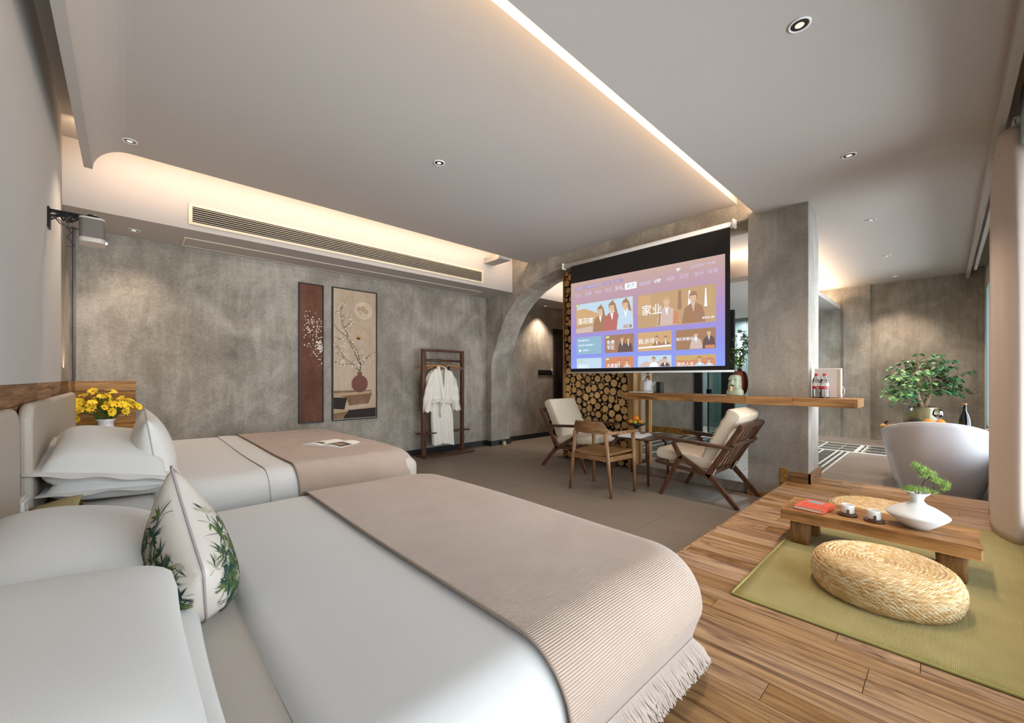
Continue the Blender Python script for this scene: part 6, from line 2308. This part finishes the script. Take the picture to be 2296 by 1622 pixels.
while r_ < PRr - .06:
    coils.append((.62 * r_ / (PRr - .06), 2 * pi * r_)); r_ += .0155
arc = 0
for k in range(13):
    coils.append((.66 + k * .084, 2 * pi * PRr))
m = MB()
woven(m, pouf_surf, coils, 3)
tag(m.build('plaited_straw', ['straw_light', 'straw_mid', 'straw_deep'], pf), kind='stuff')

SXm, SYm, SRm = 4.12, .36, .27
smt = thing('straw_cushion', 'flat round plaited straw cushion lying on the boards behind the low table', 'floor cushion', (SXm, SYm, PZ))
def mat_surf(t, a):
    r_ = SRm * min(t, 1)
    z = .040 if t < .9 else .040 - .03 * (t - .9) / .25
    if t > 1: r_ = SRm + .006
    nr = Vector((0, 0, 1)) if t < .95 else Vector((cos(a), sin(a), .6)).normalized()
    return Vector((SXm + r_ * cos(a), SYm + r_ * sin(a), PZ + z)), nr, Vector((-sin(a), cos(a), 0))
MB().lathe([(.0, .036), (SRm - .01, .036), (SRm, .028), (SRm, .004), (0, .0015)], (SXm, SYm, PZ), 40).build('core', 'straw_core', smt)
coils = []
r_ = .01
while r_ < SRm: coils.append((r_ / SRm, 2 * pi * r_)); r_ += .018
coils += [(1.05, 2 * pi * SRm), (1.15, 2 * pi * SRm)]
m = MB(); woven(m, mat_surf, coils, 5, wd=.0062, th=.008, ln=.034, adv=.021)
tag(m.build('plaited_straw', ['straw_light', 'straw_mid', 'straw_deep'], smt), kind='stuff')

# ------------------------------------------------------------------ bathtub and the board across it
tub = thing('bathtub', 'freestanding white bathtub with a high curved end behind the platform', 'bathtub', (6.10, .05, BZ))
BCX, BCY = 6.09, .055
def tub_pt(a, h, inner=0):
    # h 0 bottom .. 1 rim
    rim = .545 + .165 * max(0, -cos(a)) ** 1.6 + .02 * max(0, cos(a)) ** 2
    A = .58 + .24 * h ** .8 - inner
    B_ = .305 + .125 * h ** .75 - inner
    e = 2.5
    ca, sa = cos(a), sin(a)
    x_ = BCX + A * (1 if ca >= 0 else -1) * abs(ca) ** (2 / e)
    y = BCY + B_ * (1 if sa >= 0 else -1) * abs(sa) ** (2 / e)
    z = BZ + .004 + (rim if inner == 0 else rim) * h
    return (x_, y, z)
m = MB()
m.grid(lambda u, v: tub_pt(2 * pi * u, v), 96, 16)
m.grid(lambda u, v: tub_pt(2 * pi * u, 1 - .86 * v, .022 + .05 * v), 96, 12)
m.grid(lambda u, v: tuple(Vector(tub_pt(2 * pi * u, 1)).lerp(Vector(tub_pt(2 * pi * u, 1, .022)), v) + Vector((0, 0, .006 * sin(pi * v)))), 96, 4)
m.grid(lambda u, v: tuple(Vector(tub_pt(2 * pi * u, .14, .072)).lerp(Vector((BCX, BCY, BZ + .10)), v)), 96, 4)
m.grid(lambda u, v: tuple(Vector(tub_pt(2 * pi * u, 0)).lerp(Vector((BCX, BCY, BZ + .004)), v)), 96, 2)
m.build('tub_shell', 'tub', tub, weld=True)
MB().lathe([(.03, .1045), (.03, .108), (.0, .109)], (BCX, BCY, BZ), 20).build('drain', 'steel', tub)
TBZ = BZ + .004 + .545 + .02 * cos(1.35) ** 2 + .016
tbx = 6.24
tbd = thing('bath_board', 'light wooden board laid across the bathtub', 'bath tray', (tbx, .06, TBZ))
MB().box(tbx - .12, tbx + .12, -.385, .505, TBZ, TBZ + .022).build('board', 'plank_n', tbd, bevel=.003)
BT = TBZ + .0225
M['wine_bottle'] = plain('dark_bottle_glass', '0b0d0c', .08, coat=.5)
wbt = thing('wine_bottle', 'dark glass wine bottle on the bath board', 'bottle', (tbx, -.115, BT))
MB().lathe([(.036, 0), (.043, .006), (.045, .05), (.043, .095), (.032, .145), (.017, .185), (.0145, .205), (.0145, .262), (.0, .263)], (tbx, -.135, BT), 28).build('bottle_body', 'wine_bottle', wbt)
MB().lathe([(.0155, .250), (.0165, .252), (.0165, .268), (.0, .27)], (tbx, -.135, BT), 20).build('cork_ring', 'hanger_wood', wbt)
pt_ = thing('fruit_plate', 'small white footed plate under the two oranges on the bath board', 'plate', (tbx - .025, .077, BT))
MB().lathe([(.035, 0), (.035, .012), (.075, .024), (.088, .030), (.084, .031), (.0, .022)], (tbx - .025, .077, BT), 32).build('plate_body', 'white_ceramic', pt_)
wg = thing('wine_glass', 'glass of red wine standing on the bath board behind the oranges', 'wine glass', (tbx + .085, .055, BT))
MB().lathe([(.033, 0), (.033, .002), (.006, .006), (.0035, .02), (.0035, .085), (.012, .095), (.038, .118), (.044, .135), (.038, .170), (.032, .185), (.0312, .185), (.037, .170), (.043, .135), (.037, .119), (.0, .098)], (tbx + .085, .055, BT), 28).build('glass_body', 'glass', wg)
M['red_wine'] = plain('red_wine', '22060a', .1)
MB().lathe([(.0, .0995), (.030, .114), (.041, .130), (.0415, .134), (.0, .1345)], (tbx + .085, .055, BT), 24).build('wine', 'red_wine', wg)
fruit('orange', 'orange on the bath board, left of the wine glass', 'orange', (tbx - .03, .119, BT + .023), .038, 'orange', 'oranges on the bath board')
fruit('orange', 'orange on the bath board, between the wine glass and the bottle', 'orange', (tbx - .03, .036, BT + .023), .038, 'orange', 'oranges on the bath board')
ro = thing('rose', 'dark red rose lying on the left end of the bath board', 'rose', (tbx - .02, .46, BT))
M['rose_red'] = plain('rose_red', '5c0a18', .6, sheen=.4)
m = MB()
for i in range(16):
    a = i * 2.4; rr = .004 + .0011 * i
    for u0 in (0,):
        c = Vector((tbx - .03, .455, BT + .024))
        ax = Vector((-.5, .5, .6)).normalized()
        t1_ = ax.orthogonal().normalized(); t2_ = ax.cross(t1_)
        m.grid(lambda u, v: tuple(c + (t1_ * cos(a + (u - .5) * 1.9) + t2_ * sin(a + (u - .5) * 1.9)) * (rr * (.6 + .7 * v)) + ax * (.028 * v - .014 - .0006 * i)), 6, 3)
m.build('petals', 'rose_red', ro)
m = MB(); m.tube([(tbx - .025, .445, BT + .015), (tbx, .36, BT + .012), (tbx + .03, .24, BT + .008)], .0022, 6)
m.build('stem', 'stem_green', ro)
lf = leaf_mesh('leaf', .045, .014, 'leaf_bright')
for (yy, rz) in ((.40, .6), (.36, -2.4), (.33, .9)):
    share('leaf', lf, ro, (tbx + .0, yy, BT + .014), (0, -.1, rz))
tc_ = thing('soap_dish', 'small white dish at the window end of the bath board', 'dish', (tbx, -.31, BT))
MB().lathe([(.02, 0), (.034, .012), (.036, .016), (.033, .015), (.0, .004)], (tbx, -.31, BT), 24).build('dish_body', 'white_ceramic', tc_)

# ------------------------------------------------------------------ tree in a glazed pot
GX, GY = 8.95, .245
gp = thing('potted_tree', 'small bushy green tree in a round glazed pot against the far wall', 'potted plant', (GX, GY, BZ))
m_, nt, b = _new('pot_glaze')
gg = _n(nt, 'ShaderNodeNewGeometry'); sp = _n(nt, 'ShaderNodeSeparateXYZ'); nt.links.new(gg.outputs['Position'], sp.inputs[0])
no = _n(nt, 'ShaderNodeTexNoise', i_Scale=5.0, i_Detail=4.0); nt.links.new(gg.outputs['Position'], no.inputs['Vector'])
ad = _n(nt, 'ShaderNodeMath', operation='MULTIPLY_ADD'); ad.inputs[1].default_value = .25
nt.links.new(no.outputs['Fac'], ad.inputs[0]); nt.links.new(sp.outputs['Z'], ad.inputs[2])
rr_ = ramp(nt, [(.45, '2c2824'), (.66, '3b352f'), (.74, '8a7a52'), (.86, '7e6f50'), (.92, '3a352f')])
nt.links.new(ad.outputs[0], rr_.inputs[0]); nt.links.new(rr_.outputs[0], b.inputs['Base Color'])
b.inputs['Roughness'].default_value = .25; b.inputs['Coat Weight'].default_value = .4
M['pot_glaze'] = m_
MB().lathe([(.13, 0), (.15, .01), (.185, .12), (.212, .30), (.215, .45), (.200, .58), (.175, .64), (.165, .655), (.168, .672), (.155, .672), (.15, .65), (.0, .62)], (GX, GY, BZ), 40).build('pot', 'pot_glaze', gp)
M['soil'] = plain('soil', '2b2018', .95)
MB().lathe([(.150, .635), (.148, .648), (.0, .652)], (GX, GY, BZ), 30).build('soil', 'soil', gp)
M['tree_bark'] = plain('tree_bark', '7a6248', .8, bump=.5, bscale=30, var=.2, vscale=20)
tp0 = Vector((GX, GY, BZ + .645))
tk = MB()
# right in the picture is (+.73,-.69)
def GT(r_, z, d=0): return tp0 + Vector((.728, -.686, 0)) * r_ + Vector((0, 0, z)) + Vector((.686, .728, 0)) * d
trunks = [[GT(-.02, 0), GT(-.03, .06), GT(-.07, .16), GT(-.09, .28), GT(-.085, .42), GT(-.08, .60), GT(-.07, .72)],
          [GT(.02, 0), GT(.04, .06), GT(.09, .15), (GT(.115, .26)), GT(.12, .40), GT(.11, .55), GT(.13, .62)]]
for t_ in trunks:
    tk.tube(t_, [.042, .038, .032, .028, .024, .016, .010], 10)
rg_ = random.Random(14)
M['leaf_green2'] = plain('tree_leaf_light', '6f9a58', .5, var=.2, vscale=7)
tl = [leaf_mesh('leaf', .075, .022, 'leaf_tree', .25), leaf_mesh('leaf', .066, .021, 'leaf_green2', .2)]
nleaf = 0
lm = MB()
crown = [(-.45, .42), (-.50, .30), (-.42, .15), (-.36, .05), (-.22, .12), (-.30, .60), (-.15, .75), (.0, .80), (.15, .78), (.30, .70), (.45, .62), (.30, .45), (.42, .35), (.48, .25), (.30, .20), (.18, .22), (-.05, .50), (-.2, .40), (.1, .55),
         (.20, .60), (-.35, .48), (-.1, .25), (-.28, .26), (.05, .68), (-.48, .20), (.38, .45), (.25, .33), (-.15, .58)]
for ci, (r_, z) in enumerate(crown):
    for dd in (-.22, .0, .2):
        end = GT(r_ * 1.02 + rg_.gauss(0, .03), z + rg_.gauss(0, .03), dd + rg_.gauss(0, .05))
        st = rg_.choice(trunks)[rg_.choice((3, 4, 5, 6))]
        if abs(r_) > .3: st = trunks[0 if r_ < 0 else 1][rg_.choice((3, 4, 5))]
        mid = st.lerp(end, .6) + Vector((0, 0, .05))
        tk.tube([st, mid, end], [.007, .004, .0015], 5, cap=False)
        # pinnate leaflets in pairs along the outer half
        dv = (end - mid)
        sdv = dv.cross(Vector((0, 0, 1))).normalized()
        for q in range(6):
            for sg in (-1, 1):
                p = mid + dv * (q / 5.5) + sdv * sg * .012
                ang = atan2((sdv * sg + dv.normalized() * .6).y, (sdv * sg + dv.normalized() * .6).x)
                rot_ = (rg_.uniform(-.5, .5), rg_.uniform(-.1, .7), ang + rg_.uniform(-.3, .3))
                li = 1 if (r_ < .05 and rg_.random() < .6) else 0
                s_ = rg_.uniform(.8, 1.15)
                if p.x > EX - .09: continue
                if nleaf < 300 and dd <= 0:
                    share('leaf', tl[li], gp, p, rot_, (s_, s_, s_)); nleaf += 1
                else:
                    mt_ = Matrix.LocRotScale(p, Euler(rot_), Vector((s_, s_, s_)))
                    me = tl[li]
                    lm.add([mt_ @ v.co for v in me.vertices], [list(pp.vertices) for pp in me.polygons], li, True)
tk.build('trunk', 'tree_bark', gp)
tag(lm.build('foliage', ['leaf_tree', 'leaf_green2'], gp), kind='stuff')

# ------------------------------------------------------------------ curtains
cu_ = thing('curtain', 'long beige curtain gathered at the right edge of the picture, down to the platform', 'curtain', (4.25, -.28, PZ))
plan = [(4.76, -.250), (4.73, -.222), (4.69, -.240), (4.655, -.262), (4.62, -.236), (4.585, -.216), (4.55, -.240), (4.515, -.265), (4.48, -.245), (4.45, -.222),
        (4.38, -.212), (4.28, -.208), (4.17, -.208), (4.06, -.216), (3.97, -.236), (3.90, -.268), (3.87, -.305), (3.90, -.335), (4.0, -.35), (4.12, -.352), (4.3, -.34)]
def smooth_path(pts, n):
    out = []
    k = len(pts) - 1
    for i in range(n + 1):
        q = i / n * k
        j = min(int(q), k - 1); f = q - j
        p0, p1, p2, p3 = pts[max(j - 1, 0)], pts[j], pts[j + 1], pts[min(j + 2, k)]
        out.append(tuple(.5 * (2 * p1[c] + (p2[c] - p0[c]) * f + (2 * p0[c] - 5 * p1[c] + 4 * p2[c] - p3[c]) * f * f + (3 * p1[c] - p0[c] - 3 * p2[c] + p3[c]) * f ** 3) for c in (0, 1)))
    return out
cpath = smooth_path(plan, 150)
def cur(i, v):
    x_, y = cpath[i]
    z = PZ + .010 + (2.745 - PZ) * v
    k = max(0, (v - .86) / .14) ** 1.6
    g = .30 * v + .62 * k
    x_ = x_ + (3.97 - x_) * min(g, .90) * .9
    y = y + (-.275 - y) * .35 * k + .004 * sin(i * .5 + v * 6) * v
    return (x_, y, z)
m = MB()
m.grid(lambda u, v: cur(int(round(u * 150)), v), 150, 50)
m.build('curtain_cloth', 'curtain', cu_, solid=.004)
m = MB()
for i in (5, 40, 80, 120):
    p = cur(i, 1)
    m.tube([(p[0], p[1], 2.75), (p[0], -.29, 2.80)], .003, 5)
m.build('hook', 'steel', cu_)
trk = thing('curtain_track', 'curtain rail running under the ceiling above the window', 'curtain rail', (4.5, -.30, 2.80))
MB().box(3.95, 9.0, -.315, -.285, 2.79, 2.815).build('rail', 'white_plastic', trk, bevel=.002)
MB().tube([(4.0, -.25, 2.70), (4.0, -.235, 2.62), (4.02, -.24, 2.50)], .004, 6).build('pull_cord', 'black', trk)

settle_text()
